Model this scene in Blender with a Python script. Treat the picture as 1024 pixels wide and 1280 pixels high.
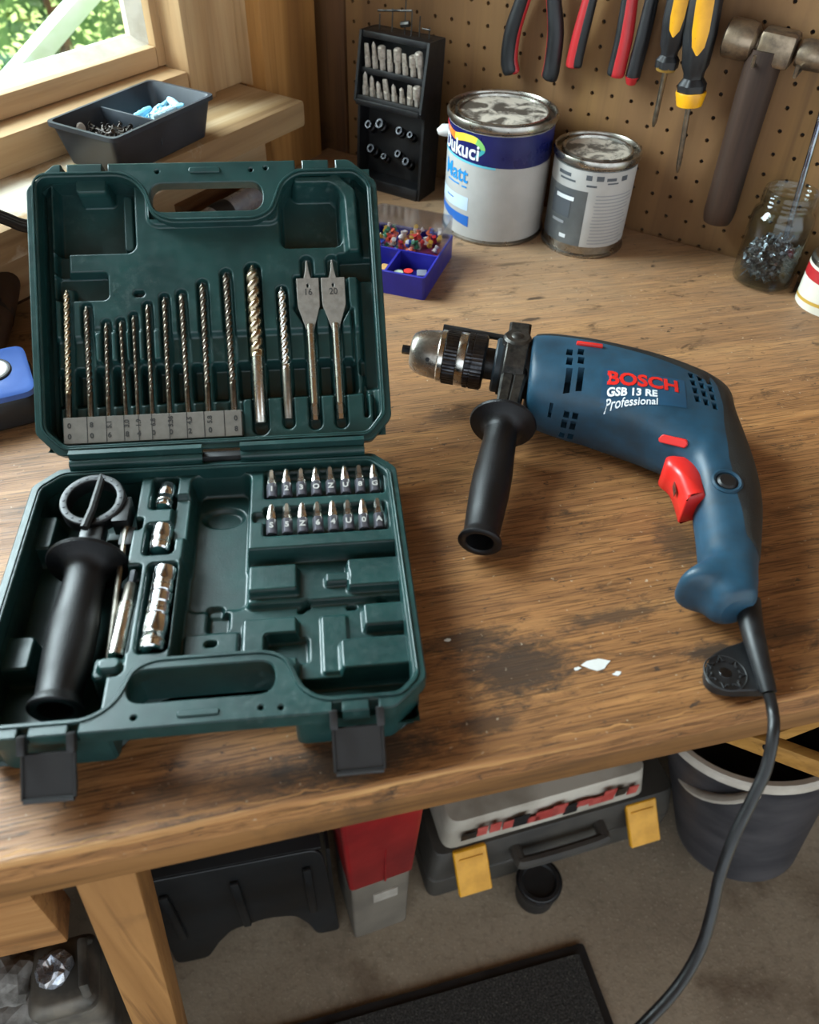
import bpy, bmesh, math, random
import numpy as np
from mathutils import Vector, Matrix
from mathutils.bvhtree import BVHTree
from mathutils.geometry import tessellate_polygon

for o in list(bpy.data.objects):
    bpy.data.objects.remove(o, do_unlink=True)
scene = bpy.context.scene
COL = scene.collection
random.seed(7)
R = math.radians

# ------------------------------------------------------------------ camera
BH = 0.80                                   # bench top above the floor
CAM = Vector((0, 0, BH + 0.41163))
FPX, PITCH, ROLL = 1004.83, 0.7856, 0.034699
_f = Vector((0, math.cos(PITCH), -math.sin(PITCH)))
_r0 = Vector((1, 0, 0)); _u0 = _r0.cross(_f)
_r = _r0 * math.cos(ROLL) + _u0 * math.sin(ROLL)
_u = -_r0 * math.sin(ROLL) + _u0 * math.cos(ROLL)
cd = bpy.data.cameras.new('camera'); cam = bpy.data.objects.new('camera', cd); COL.objects.link(cam)
cd.sensor_fit = 'HORIZONTAL'; cd.sensor_width = 36.0; cd.lens = 36.0 * FPX / 1024.0
cd.dof.use_dof = True; cd.dof.focus_distance = 0.66; cd.dof.aperture_fstop = 9.0
cd.clip_start = 0.01; cd.clip_end = 100
cam.matrix_world = Matrix(((_r.x, _u.x, -_f.x, CAM.x), (_r.y, _u.y, -_f.y, CAM.y), (_r.z, _u.z, -_f.z, CAM.z), (0, 0, 0, 1)))
scene.camera = cam

# ------------------------------------------------------------------ world, lights, exposure
world = bpy.data.worlds.new('world'); scene.world = world; world.use_nodes = True
bg = world.node_tree.nodes['Background']
bg.inputs['Color'].default_value = (0.80, 0.91, 1.0, 1); bg.inputs['Strength'].default_value = 1.25

def area(name, loc, target, sx, sy, power, color):
    ld = bpy.data.lights.new(name, 'AREA'); ld.shape = 'RECTANGLE'; ld.size = sx; ld.size_y = sy
    ld.energy = power; ld.color = color
    o = bpy.data.objects.new(name, ld); COL.objects.link(o); o.location = loc
    d = Vector(target) - Vector(loc); o.rotation_euler = d.to_track_quat('-Z', 'Y').to_euler()
    return o
area('window_daylight', (-1.05, 0.95, BH + 0.75), (0.05, 0.62, BH), 0.75, 0.9, 42.0, (0.84, 0.93, 1.0))
area('ceiling_strip_lamp', (0.55, 1.0, BH + 1.45), (0.2, 0.55, BH), 1.0, 0.35, 16.0, (1.0, 0.93, 0.82))
sund = bpy.data.lights.new('sun', 'SUN'); sund.energy = 6.0; sund.angle = R(3); sund.color = (1.0, 0.95, 0.85)
sun = bpy.data.objects.new('sun', sund); COL.objects.link(sun)
sun.rotation_euler = Vector((-0.55, 0.35, -1.0)).to_track_quat('-Z', 'Y').to_euler()

vs = scene.view_settings
vs.view_transform = 'Standard'; vs.look = 'None'; vs.exposure = 0.95; vs.gamma = 1.0
vs.use_curve_mapping = False

# ------------------------------------------------------------------ measuring helpers (pixels of the 1024x1280 photograph)
def ray(px, py):
    return _f + _r * ((px - 512) / FPX) - _u * ((py - 640) / FPX)
def onz(px, py, z):
    d = ray(px, py); return CAM + d * ((z - CAM.z) / d.z)
def B(px, py, z=0.0):
    return onz(px, py, BH + z)
def FL(px, py, z=0.0):
    return onz(px, py, z)
def PD(px, py, depth):
    return CAM + ray(px, py) * depth
def rotz(a):
    return Matrix.Rotation(a, 4, 'Z')
def frame(o, ex, ey, ez):
    return Matrix(((ex.x, ey.x, ez.x, o.x), (ex.y, ey.y, ez.y, o.y), (ex.z, ey.z, ez.z, o.z), (0, 0, 0, 1)))
# peg wall: s along the wall to the right, out into the room
PW_A = R(-29.5); PW_D = Vector((math.cos(PW_A), math.sin(PW_A), 0)); PW_N = Vector((PW_D.y, -PW_D.x, 0)); PW_0 = Vector((0.2409, 0.880, BH))
M_PEG = frame(PW_0, PW_D, -PW_N, Vector((0, 0, 1)))       # local x = s, local -y = out of the wall, z from bench top
# window wall: t from the corner (negative towards the viewer), out into the room
CORNER = Vector((-0.143, 1.0957, BH))
WW_A = R(58); WW_D = Vector((math.cos(WW_A), math.sin(WW_A), 0)); WW_N = Vector((WW_D.y, -WW_D.x, 0))
M_WIN = frame(CORNER, WW_D, -WW_N, Vector((0, 0, 1)))     # local x = t, local -y = out into the room
def onplane(px, py, o0, n):
    d = ray(px, py); return CAM + d * ((o0 - CAM).dot(n) / d.dot(n))
def PEG(px, py, out=0.0):
    p = onplane(px, py, PW_0 + PW_N * out, PW_N) - PW_0; return Vector((p.dot(PW_D), -out, p.z))
def WIN(px, py, out=0.0):
    p = onplane(px, py, CORNER + WW_N * out, WW_N) - CORNER; return Vector((p.dot(WW_D), -out, p.z))

# ------------------------------------------------------------------ materials
def lin(h):
    h = h.lstrip('#'); c = [int(h[i:i + 2], 16) / 255 for i in (0, 2, 4)]
    return tuple([(v / 12.92 if v <= 0.04045 else ((v + 0.055) / 1.055) ** 2.4) for v in c] + [1.0])
class NT:
    def __init__(s, name):
        s.m = bpy.data.materials.new(name); s.m.use_nodes = True; s.t = s.m.node_tree
        s.b = s.t.nodes['Principled BSDF']; s.co = s.t.nodes.new('ShaderNodeTexCoord')
    def n(s, typ, **k):
        o = s.t.nodes.new(typ)
        for a, v in k.items(): setattr(o, a, v)
        return o
    def l(s, a, b): s.t.links.new(a, b)
    def mapping(s, scale=(1, 1, 1), rot=(0, 0, 0), loc=(0, 0, 0)):
        mp = s.n('ShaderNodeMapping'); mp.inputs['Scale'].default_value = scale; mp.inputs['Rotation'].default_value = rot
        mp.inputs['Location'].default_value = loc
        s.l(s.co.outputs['Object'], mp.inputs['Vector']); return mp.outputs['Vector']
    def noise(s, vec, scale, detail=4, rough=0.55, dist=0.0):
        o = s.n('ShaderNodeTexNoise'); o.inputs['Scale'].default_value = scale; o.inputs['Detail'].default_value = detail
        o.inputs['Roughness'].default_value = rough; o.inputs['Distortion'].default_value = dist
        s.l(vec, o.inputs['Vector']); return o.outputs['Fac']
    def ramp(s, fac, stops):
        o = s.n('ShaderNodeValToRGB'); e = o.color_ramp.elements
        e[0].position = stops[0][0]; e[0].color = stops[0][1]; e[1].position = stops[-1][0]; e[1].color = stops[-1][1]
        for p, c in stops[1:-1]:
            x = e.new(p); x.color = c
        s.l(fac, o.inputs['Fac']); return o.outputs['Color']
    def gray(s, fac, a, b, lo=0.0, hi=1.0):
        return s.ramp(fac, [(a, (lo, lo, lo, 1)), (b, (hi, hi, hi, 1))])
    def mix(s, fac, a, b, blend='MIX'):
        o = s.n('ShaderNodeMix', data_type='RGBA', blend_type=blend)
        for v, i in ((fac, 0), (a, 6), (b, 7)):
            if isinstance(v, (int, float)): o.inputs[i].default_value = v
            elif isinstance(v, tuple): o.inputs[i].default_value = v
            else: s.l(v, o.inputs[i])
        return o.outputs[2]
    def bump(s, fac, strength=0.3, dist=0.001):
        o = s.n('ShaderNodeBump'); o.inputs['Strength'].default_value = strength; o.inputs['Distance'].default_value = dist
        s.l(fac, o.inputs['Height']); s.l(o.outputs['Normal'], s.b.inputs['Normal'])
    def set(s, **k):
        names = dict(rough='Roughness', metal='Metallic', spec='Specular IOR Level', trans='Transmission Weight', ior='IOR', alpha='Alpha', coat='Coat Weight', crough='Coat Roughness', sheen='Sheen Weight')
        for a, v in k.items():
            i = s.b.inputs[names[a]]
            if isinstance(v, (int, float)): i.default_value = v
            else: s.l(v, i)
        return s
    def color(s, c):
        if isinstance(c, tuple): s.b.inputs['Base Color'].default_value = c
        else: s.l(c, s.b.inputs['Base Color'])
MATS = {}
def pm(name, c1, c2=None, scale=60, rough=0.5, metal=0.0, bump=0.0, bscale=400, bdist=0.0005, lo=0.4, hi=0.65, spec=0.5, rvar=0.1, coat=0.0):
    if name in MATS: return MATS[name]
    t = NT(name); v = t.mapping()
    f = t.noise(v, scale, 5)
    if c2: t.color(t.ramp(f, [(lo, lin(c1)), (hi, lin(c2))]))
    else: t.color(lin(c1))
    t.set(metal=metal, spec=spec, coat=coat)
    t.set(rough=t.gray(f, 0.3, 0.7, max(0.02, rough - rvar), min(1, rough + rvar)))
    if bump: t.bump(t.noise(v, bscale, 3), bump, bdist)
    MATS[name] = t.m; return t.m
def wood(name, light, mid, dark, axis=0, scale=1.0, rough=0.6, stain=None, stain_lo=0.56, stain_hi=0.68, rotation=0.0, bump=0.35):
    if name in MATS: return MATS[name]
    t = NT(name); st = [1.0, 1.0, 1.0]
    sc = [28 * scale] * 3; sc[axis] = 1.6 * scale
    v = t.mapping(tuple(sc), (0, 0, rotation)); fine = [150 * scale] * 3; fine[axis] = 5 * scale
    v2 = t.mapping(tuple(fine), (0, 0, rotation)); v3 = t.mapping()
    g = t.noise(v, 1.0, 6, 0.6, 0.6); p = t.noise(v2, 1.0, 3, 0.6)
    c = t.ramp(g, [(0.30, lin(dark)), (0.48, lin(mid)), (0.68, lin(light))])
    c = t.mix(t.gray(p, 0.56, 0.66, 0, 0.55), c, lin(dark))
    if stain:
        n = t.noise(v3, 7 * scale, 8, 0.65)
        c = t.mix(t.gray(n, stain_lo, stain_hi, 0, 0.75), c, lin(stain))
    t.color(c); t.set(rough=t.gray(g, 0.3, 0.7, rough + 0.1, rough - 0.08), spec=0.35)
    t.bump(p, bump, 0.0008)
    MATS[name] = t.m; return t.m

# ------------------------------------------------------------------ mesh helpers
class MB:
    def __init__(s): s.v = []; s.f = []
    def add(s, vs, fs, M=None):
        k = len(s.v)
        s.v += [(M @ Vector(p)) if M is not None else Vector(p) for p in vs]
        s.f += [tuple(i + k for i in f) for f in fs]; return s
    def box(s, c, d, M=None, taper=1.0, tapery=None):
        x, y, z = c; a, b, h = d[0] / 2, d[1] / 2, d[2] / 2; ty = taper if tapery is None else tapery
        vs = [(x + sx * a * (taper if sz > 0 else 1), y + sy * b * (ty if sz > 0 else 1), z + sz * h) for sz in (-1, 1) for sx, sy in ((-1, -1), (1, -1), (1, 1), (-1, 1))]
        return s.add(vs, [(3, 2, 1, 0), (4, 5, 6, 7), (0, 1, 5, 4), (1, 2, 6, 5), (2, 3, 7, 6), (3, 0, 4, 7)], M)
    def lathe(s, prof, seg=32, M=None, close=False):      # prof (r, z) about Z; ends on r=0 make caps
        vs = []; fs = []; rows = []
        for r, z in prof:
            if r < 1e-7: rows.append([len(vs)]); vs.append((0, 0, z))
            else:
                rows.append(list(range(len(vs), len(vs) + seg)))
                vs += [(r * math.cos(2 * math.pi * i / seg), r * math.sin(2 * math.pi * i / seg), z) for i in range(seg)]
        pairs = list(zip(rows, rows[1:]))
        if close: pairs.append((rows[-1], rows[0]))
        for a, b in pairs:
            if len(a) == 1 and len(b) == 1: continue
            for i in range(seg):
                j = (i + 1) % seg
                if len(a) == 1: fs.append((a[0], b[j], b[i]))
                elif len(b) == 1: fs.append((a[i], a[j], b[0]))
                else: fs.append((a[i], a[j], b[j], b[i]))
        return s.add(vs, fs, M)
    def prism(s, outline, z0, z1, holes=(), M=None, ch=0.0, chb=0.0):
        loops = [list(outline)] + [list(h) for h in holes]
        def area2(l): return sum(l[i][0] * l[(i + 1) % len(l)][1] - l[(i + 1) % len(l)][0] * l[i][1] for i in range(len(l)))
        loops[0] = loops[0] if area2(loops[0]) > 0 else loops[0][::-1]
        for i in range(1, len(loops)):
            if area2(loops[i]) > 0: loops[i] = loops[i][::-1]
        def off(l, d):
            r = []
            for i in range(len(l)):
                a, b, c = Vector(l[i - 1]), Vector(l[i]), Vector(l[(i + 1) % len(l)])
                e1 = (b - a); e2 = (c - b)
                if e1.length < 1e-9 or e2.length < 1e-9: r.append(tuple(b)); continue
                n1 = Vector((-e1.y, e1.x)).normalized(); n2 = Vector((-e2.y, e2.x)).normalized()
                n = n1 + n2
                n = n1 if n.length < 1e-6 else n.normalized()
                r.append(tuple(b + n * (d / max(0.5, n.dot(n1)))))
            return r
        layers = []
        if chb: layers.append([[(p[0], p[1], z0) for p in off(l, chb)] for l in loops]); layers.append([[(p[0], p[1], z0 + chb) for p in l] for l in loops])
        else: layers.append([[(p[0], p[1], z0) for p in l] for l in loops])
        if ch: layers.append([[(p[0], p[1], z1 - ch) for p in l] for l in loops]); layers.append([[(p[0], p[1], z1) for p in off(l, ch)] for l in loops])
        else: layers.append([[(p[0], p[1], z1) for p in l] for l in loops])
        flat = [[p for l in L for p in l] for L in layers]; n = len(flat[0])
        vs = [p for L in flat for p in L]; fs = []
        tri = tessellate_polygon([[Vector((p[0], p[1], 0)) for p in l] for l in layers[-1]])
        top = (len(layers) - 1) * n
        for t in tri: fs.append(tuple(top + i for i in t)); fs.append(tuple(reversed(t)))
        k = 0
        for l in loops:
            m = len(l)
            for q in range(len(layers) - 1):
                for i in range(m):
                    j = (i + 1) % m
                    fs.append((q * n + k + i, q * n + k + j, (q + 1) * n + k + j, (q + 1) * n + k + i))
            k += m
        return s.add(vs, fs, M)
    def loft(s, secs, caps=True, closed=True, M=None):
        n = len(secs[0]); vs = [p for c in secs for p in c]; fs = []
        for q in range(len(secs) - 1):
            for i in range(n if closed else n - 1):
                j = (i + 1) % n; fs.append((q * n + i, q * n + j, (q + 1) * n + j, (q + 1) * n + i))
        if caps and closed:
            fs.append(tuple(reversed(range(n)))); fs.append(tuple(range((len(secs) - 1) * n, len(secs) * n)))
        return s.add(vs, fs, M)
    def tube(s, path, r, seg=10, M=None, sx=1.0, caps=True, closed=False):
        P = [Vector(p) for p in path]; n = len(P); secs = []; prev = None
        for i in range(n):
            a = P[i - 1] if (i or closed) else P[0]; b = P[(i + 1) % n] if (i < n - 1 or closed) else P[-1]
            t = (b - a).normalized()
            if prev is None:
                up = Vector((0, 0, 1)) if abs(t.z) < 0.95 else Vector((0, 1, 0)); x = t.cross(up).normalized()
            else: x = (prev - t * prev.dot(t)).normalized()
            prev = x; y = t.cross(x); rr = r[i] if isinstance(r, (list, tuple)) else r
            secs.append([P[i] + x * (rr * sx * math.cos(2 * math.pi * k / seg)) + y * (rr * math.sin(2 * math.pi * k / seg)) for k in range(seg)])
        if closed: secs.append(secs[0])
        return s.loft(secs, caps and not closed, True, M)
    def cyl(s, a, b, r, seg=20, r2=None, M=None):
        return s.tube([a, b], [r, r if r2 is None else r2], seg, M)
    def bm(s):
        b = bmesh.new(); vv = [b.verts.new(p) for p in s.v]
        for f in s.f:
            try: b.faces.new([vv[i] for i in f])
            except ValueError: pass
        return b
    def mesh(s, name, bevel=0.0, segs=2, smooth=True, angle=35, weld=True, recalc=True):
        b = s.bm()
        if weld: bmesh.ops.remove_doubles(b, verts=b.verts, dist=1e-6)
        if recalc: bmesh.ops.recalc_face_normals(b, faces=b.faces)
        if bevel:
            ed = [e for e in b.edges if len(e.link_faces) == 2 and e.calc_face_angle(0) > R(32)]
            bmesh.ops.bevel(b, geom=ed, offset=bevel, segments=segs, affect='EDGES', profile=0.5, clamp_overlap=True)
        me = bpy.data.meshes.new(name); b.to_mesh(me); b.free()
        if smooth:
            me.polygons.foreach_set('use_smooth', [True] * len(me.polygons)); me.set_sharp_from_angle(angle=R(angle))
        return me
    def build(s, name, mat, parent=None, M=None, **k):
        o = bpy.data.objects.new(name, s.mesh(name, **k)); o.data.materials.append(mat); COL.objects.link(o)
        if parent is not None: o.parent = parent
        if M is not None: o.matrix_local = M
        return o
def link(name, me, parent=None, M=None):
    o = bpy.data.objects.new(name, me); COL.objects.link(o)
    if parent is not None: o.parent = parent
    if M is not None: o.matrix_local = M
    return o
def tag(o, label, cat, group=None, kind=None):
    o['label'] = label; o['category'] = cat
    if group: o['group'] = group
    if kind: o['kind'] = kind
    return o
def thing(name, label, cat, M=None, group=None):
    o = bpy.data.objects.new(name, None); COL.objects.link(o); o.empty_display_size = 0.02
    if M is not None: o.matrix_local = M
    return tag(o, label, cat, group)
def struct(o):
    o['kind'] = 'structure'; return o
def copy_tree(o, parent=None, M=None, label=None):
    c = o.copy(); COL.objects.link(c); c.parent = parent
    if M is not None: c.matrix_local = M
    if label: c['label'] = label
    for ch in o.children: copy_tree(ch, c)
    return c
def T(x, y, z): return Matrix.Translation((x, y, z))
def place(p, ang=0.0): return Matrix.Translation(p) @ rotz(ang)
def smooth_path(pts, n=8, closed=False):
    P = [Vector(p) for p in pts]; m = len(P); out = []
    for i in range(m if closed else m - 1):
        p0 = P[i - 1] if (i or closed) else P[0]; p1 = P[i]; p2 = P[(i + 1) % m]; p3 = P[(i + 2) % m] if (i + 2 < m or closed) else P[-1]
        for k in range(n):
            t = k / n
            out.append(0.5 * ((2 * p1) + (p2 - p0) * t + (2 * p0 - 5 * p1 + 4 * p2 - p3) * t * t + (3 * p1 - p0 - 3 * p2 + p3) * t ** 3))
    if not closed: out.append(P[-1])
    return out
def round_poly(pts, r, n=5):                    # pts (x, y) or (x, y, own radius)
    out = []; m = len(pts)
    for i in range(m):
        a, b, c = Vector(pts[i - 1][:2]), Vector(pts[i][:2]), Vector(pts[(i + 1) % m][:2])
        rr = pts[i][2] if len(pts[i]) > 2 else r
        d1 = (a - b); d2 = (c - b); l = min(rr, d1.length * 0.48, d2.length * 0.48)
        if l < 1e-6: out.append(tuple(b)); continue
        p = b + d1.normalized() * l; q = b + d2.normalized() * l
        for k in range(n + 1):
            t = k / n; out.append(tuple(p * (1 - t) ** 2 + b * 2 * t * (1 - t) + q * t * t))
    return out
def rrect(x0, y0, x1, y1, r, n=5): return round_poly([(x0, y0), (x1, y0), (x1, y1), (x0, y1)], r, n)
def interp(keys, t):
    for (a, va), (b, vb) in zip(keys, keys[1:]):
        if t <= b: 
            k = (t - a) / (b - a) if b > a else 0; return va + (vb - va) * k
    return keys[-1][1]
_fonts = {}
def text_bm(body, size, extrude=0.0002, bold=0.0, spacing=1.0, sx=1.0, align='CENTER'):
    cu = bpy.data.curves.new('t', 'FONT'); cu.body = body; cu.size = size; cu.extrude = extrude; cu.offset = bold
    cu.space_character = spacing; cu.align_x = align; cu.align_y = 'CENTER'; cu.resolution_u = 3
    o = bpy.data.objects.new('t', cu); COL.objects.link(o)
    dg = bpy.context.evaluated_depsgraph_get(); me = bpy.data.meshes.new_from_object(o.evaluated_get(dg))
    mb = MB(); mb.add([(v.co.x * sx, v.co.y, v.co.z) for v in me.vertices], [tuple(p.vertices) for p in me.polygons])
    bpy.data.objects.remove(o); bpy.data.curves.remove(cu); bpy.data.meshes.remove(me)
    return mb
def warp(mb, fn):
    mb.v = [Vector(fn(p)) for p in mb.v]; return mb
def grid_mesh(name, X, Y, Z, keep, smooth=True):
    ny, nx = Z.shape
    co = np.stack([X, Y, Z], -1).reshape(-1, 3)
    idx = np.arange(ny * nx).reshape(ny, nx)
    k = keep[:-1, :-1] & keep[1:, :-1] & keep[:-1, 1:] & keep[1:, 1:]
    q = np.stack([idx[:-1, :-1], idx[:-1, 1:], idx[1:, 1:], idx[1:, :-1]], -1)[k]
    used = np.unique(q); rem = np.zeros(ny * nx, int); rem[used] = np.arange(len(used)); q = rem[q]; co = co[used]
    me = bpy.data.meshes.new(name); me.vertices.add(len(co)); me.vertices.foreach_set('co', co.astype(np.float32).ravel())
    me.loops.add(q.size); me.loops.foreach_set('vertex_index', q.astype(np.int32).ravel())
    me.polygons.add(len(q)); me.polygons.foreach_set('loop_start', np.arange(0, q.size, 4, dtype=np.int32))
    me.polygons.foreach_set('loop_total', np.full(len(q), 4, np.int32))
    me.update(calc_edges=True); me.validate()
    me.polygons.foreach_set('use_smooth', [smooth] * len(me.polygons))
    return me
def heap_mesh(name, n, seedv, posfn, pieces):
    rnd = random.Random(seedv); mb = MB()
    for i in range(n):
        p = posfn(rnd); Mx = Matrix.Translation(p) @ Matrix.Rotation(rnd.uniform(0, 6.28), 4, 'Z') @ Matrix.Rotation(rnd.gauss(0, 0.45), 4, 'X') @ Matrix.Rotation(rnd.gauss(0, 0.45), 4, 'Y')
        pieces[rnd.randrange(len(pieces))](mb, Mx, rnd)
    return mb
ORD = ['first', 'second', 'third', 'fourth', 'fifth', 'sixth', 'seventh', 'eighth', 'ninth', 'tenth']
# ------------------------------------------------------------------ material library
M_BENCH = None
M_OAK = wood('oak_board', '#b98b58', '#9a6d40', '#6b4828', 0, 1.0, 0.6, '#4e3825')
M_OAKZ = wood('oak_upright', '#a87b49', '#8f6538', '#6b4826', 2, 0.8, 0.6, '#5a4028', 0.6, 0.75)
M_PINE = wood('window_pine', '#d3b78f', '#c2a179', '#a5845d', 0, 0.7, 0.55, '#a08058', 0.62, 0.78)
M_PINEZ = wood('pine_upright', '#c9ab80', '#b39067', '#927049', 2, 0.7, 0.6, '#8a6a42', 0.6, 0.74)
M_POST = wood('post_wood', '#b9874c', '#a3733d', '#7d5429', 2, 0.9, 0.6, '#7d5a34', 0.62, 0.76)
M_DARKPLANK = wood('dark_plank', '#6b4a2c', '#533823', '#38261a', 2, 0.8, 0.7, '#2c2018')
M_SILL = wood('sill_wood', '#c8b290', '#a98d66', '#7d6142', 0, 0.8, 0.6, '#e2dccb', 0.52, 0.62)
M_PEGB = wood('pegboard_hardboard', '#86643b', '#785736', '#674a2e', 2, 0.42, 0.62, '#4d3420', 0.58, 0.74)
M_WALLDARK = pm('wall_board', '#4a3523', '#5d442c', 12, 0.8)
M_HOLE = pm('hole_backing', '#1d150f', '#261b13', 20, 0.9)
def floor_mat():
    t = NT('concrete_floor'); v = t.mapping()
    a = t.noise(v, 3.0, 8, 0.6); b = t.noise(v, 90, 3, 0.6); d = t.noise(v, 230, 2, 0.5)
    c = t.ramp(a, [(0.3, lin('#7a6d5d')), (0.5, lin('#948672')), (0.7, lin('#a89a86'))])
    c = t.mix(t.gray(b, 0.5, 0.7, 0, 0.35), c, lin('#5e5447')); c = t.mix(t.gray(d, 0.62, 0.72, 0, 0.6), c, lin('#b5a994'))
    s = t.noise(t.mapping(loc=(4.2, 2.2, 0)), 5, 6, 0.6); c = t.mix(t.gray(s, 0.60, 0.68, 0, 0.5), c, lin('#4f3b2a'))
    t.color(c); t.set(rough=0.85, spec=0.3); t.bump(d, 0.5, 0.0015); return t.m
M_FLOOR = floor_mat()
M_BLK = pm('black_plastic', '#0f1012', '#17181a', 80, 0.45, bump=0.15, bscale=900, bdist=0.0003)
M_BLKM = pm('matt_black_plastic', '#121213', '#1c1b1b', 60, 0.55, bump=0.2, bscale=700, bdist=0.0004)
M_RUBBER = pm('black_rubber', '#08080a', '#0e0e10', 35, 0.42, bump=0.5, bscale=1300, bdist=0.0005, spec=0.35)
M_STEEL = pm('bright_steel', '#c9c5bd', '#aaa59b', 150, 0.25, 1.0)
M_DSTEEL = pm('dull_steel', '#9a958b', '#77726a', 120, 0.38, 1.0)
M_DARKST = pm('blackened_steel', '#4a4a4c', '#303033', 140, 0.36, 1.0)
M_HSS = pm('drill_bit_steel', '#746c61', '#474139', 260, 0.33, 1.0)
M_GOLD = pm('straw_steel', '#b3a287', '#8f826d', 150, 0.30, 1.0)
M_CHROME = pm('chrome', '#d8d8d8', '#c4c4c4', 90, 0.12, 1.0, rvar=0.05)
M_CASTM = pm('worn_cast_metal', '#4a4743', '#232220', 110, 0.42, 0.7, bump=0.3, bscale=600)
M_RED = pm('red_plastic', '#d3261f', '#c41f1a', 40, 0.38)
M_YEL = pm('yellow_plastic', '#e0a012', '#c98d10', 40, 0.42)
M_WHITE = pm('white_plastic', '#d9d9d6', '#c9c8c3', 40, 0.5)
M_PAPER = pm('white_label', '#dfe2e4', '#d2d5d8', 40, 0.45)
def green_mat():
    t = NT('green_case_moulding'); v = t.mapping(); a = t.noise(v, 30, 5); w_ = t.noise(v, 160, 6, 0.7); d_ = t.noise(v, 9, 5, 0.6)
    c = t.ramp(a, [(0.4, lin('#13302f')), (0.65, lin('#193b39'))])
    sc = t.n('ShaderNodeMath', operation='MULTIPLY'); t.l(t.gray(w_, 0.52, 0.68, 0, 1), sc.inputs[0]); t.l(t.gray(d_, 0.48, 0.66, 0, 0.38), sc.inputs[1])
    c = t.mix(sc.outputs[0], c, lin('#5d6f6b'))                       # dusty scuffs
    t.color(c); t.set(rough=t.gray(w_, 0.35, 0.7, 0.30, 0.46), spec=0.45); t.bump(t.noise(v, 900, 3), 0.25, 0.0003); return t.m
M_GREEN = green_mat()
def glass_mat(name, color, rough=0.02, ior=1.45):     # thin glass: a reflecting skin over clear transmission
    m = bpy.data.materials.new(name); m.use_nodes = True; t = m.node_tree; t.nodes.clear()
    tr = t.nodes.new('ShaderNodeBsdfTransparent'); tr.inputs['Color'].default_value = color
    gl = t.nodes.new('ShaderNodeBsdfGlossy'); gl.inputs['Roughness'].default_value = rough
    lw = t.nodes.new('ShaderNodeLayerWeight'); lw.inputs['Blend'].default_value = 0.5; fr = t.nodes.new('ShaderNodeMapRange'); fr.interpolation_type = 'SMOOTHSTEP'
    fr.inputs['From Min'].default_value = 0.35; fr.inputs['From Max'].default_value = 1.0; fr.inputs['To Min'].default_value = 0.04; fr.inputs['To Max'].default_value = min(1.0, (ior - 1) * 1.3); t.links.new(lw.outputs['Facing'], fr.inputs['Value'])
    mx = t.nodes.new('ShaderNodeMixShader'); out = t.nodes.new('ShaderNodeOutputMaterial')
    t.links.new(fr.outputs['Result'], mx.inputs['Fac']); t.links.new(tr.outputs['BSDF'], mx.inputs[1]); t.links.new(gl.outputs['BSDF'], mx.inputs[2]); t.links.new(mx.outputs['Shader'], out.inputs['Surface'])
    return m
M_GLASS = glass_mat('clear_glass', (0.90, 0.93, 0.92, 1), 0.03, 1.45)
M_PANE = glass_mat('window_glass', (0.94, 0.98, 0.97, 1), 0.05, 1.25)
M_CLEAR = glass_mat('clear_plastic', (0.84, 0.83, 0.86, 1), 0.12, 1.45)

# ------------------------------------------------------------------ shell of the shed
PA = CORNER - WW_D * 3.2; PE = CORNER + PW_D * 3.4
def xy(p): return (p.x, p.y)
room = [xy(PA - WW_N * 0.1), xy(CORNER - WW_N * 0.1 - PW_N * 0.1), xy(PE - PW_N * 0.1), xy(PA + PW_D * 3.4)]
struct(MB().prism(room, -0.08, 0.0).build('floor', M_FLOOR))
struct(MB().prism(room, 2.40, 2.46).build('ceiling', M_OAK))
struct(MB().box((-2.5, 4.5, -0.12), (16, 14, 0.06)).build('ground', pm('grass_ground', '#4c6b2c', '#6d8a3c', 3, 0.9)))

WX0, WX1, WZ0, WZ1 = -1.15, -0.20, 0.10, 1.15       # window opening in the window wall
w = MB()
def wbox(mb, t0, t1, out0, out1, z0, z1): return mb.box(((t0 + t1) / 2, -(out0 + out1) / 2, (z0 + z1) / 2), (t1 - t0, abs(out1 - out0), z1 - z0))
wbox(w, -3.2, 0.0, -0.10, 0.0, -BH, WZ0); wbox(w, -3.2, 0.0, -0.10, 0.0, WZ1, 1.6)
wbox(w, -3.2, WX0, -0.10, 0.0, WZ0, WZ1); wbox(w, WX1 + .03, 0.03, -0.10, -0.062, WZ0, WZ1)
struct(w.build('wall_left', M_DARKPLANK, M=M_WIN, smooth=False))
w = MB(); w.box((1.45, 0.06, 0.4), (3.85, 0.10, 2.4)); wb = struct(w.build('wall_back', M_WALLDARK, M=M_PEG, smooth=False))
# pegboard with its real holes
SP, HR, TH = 0.0215, 0.0021, 0.004
pb = MB(); s0, s1, z0, z1 = -0.385, 1.1, -0.01, 0.85
nx = int((s1 - s0) / SP); nz = int((z1 - z0) / SP)
for i in range(nx):
    for j in range(nz):
        cx = s0 + (i + 0.5) * SP + random.gauss(0, 0.0006); cz = z0 + (j + 0.5) * SP + random.gauss(0, 0.0006)
        ax, az = s0 + i * SP, z0 + j * SP; vs = []
        for k in range(8):
            a = math.pi / 8 + k * math.pi / 4; vs.append((cx + HR * math.cos(a), 0.0, cz + HR * math.sin(a)))
        for k in range(8):
            a = math.pi / 8 + k * math.pi / 4; vs.append((cx + HR * math.cos(a), TH, cz + HR * math.sin(a)))
        vs += [(ax + SP, 0, az), (ax + SP, 0, az + SP), (ax, 0, az + SP), (ax, 0, az)]
        fs = [(k, (k + 1) % 8, 8 + (k + 1) % 8, 8 + k) for k in range(8)]
        c = [16, 17, 18, 19]                      # SE, NE, NW, SW corners
        fs += [(0, 17, 1), (1, 17, 18, 2), (2, 18, 3), (3, 18, 19, 4), (4, 19, 5), (5, 19, 16, 6), (6, 16, 7), (7, 16, 17, 0)]
        pb.add(vs, fs)
pbo = pb.build('pegboard', M_PEGB, wb, smooth=False, recalc=False)
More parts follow.
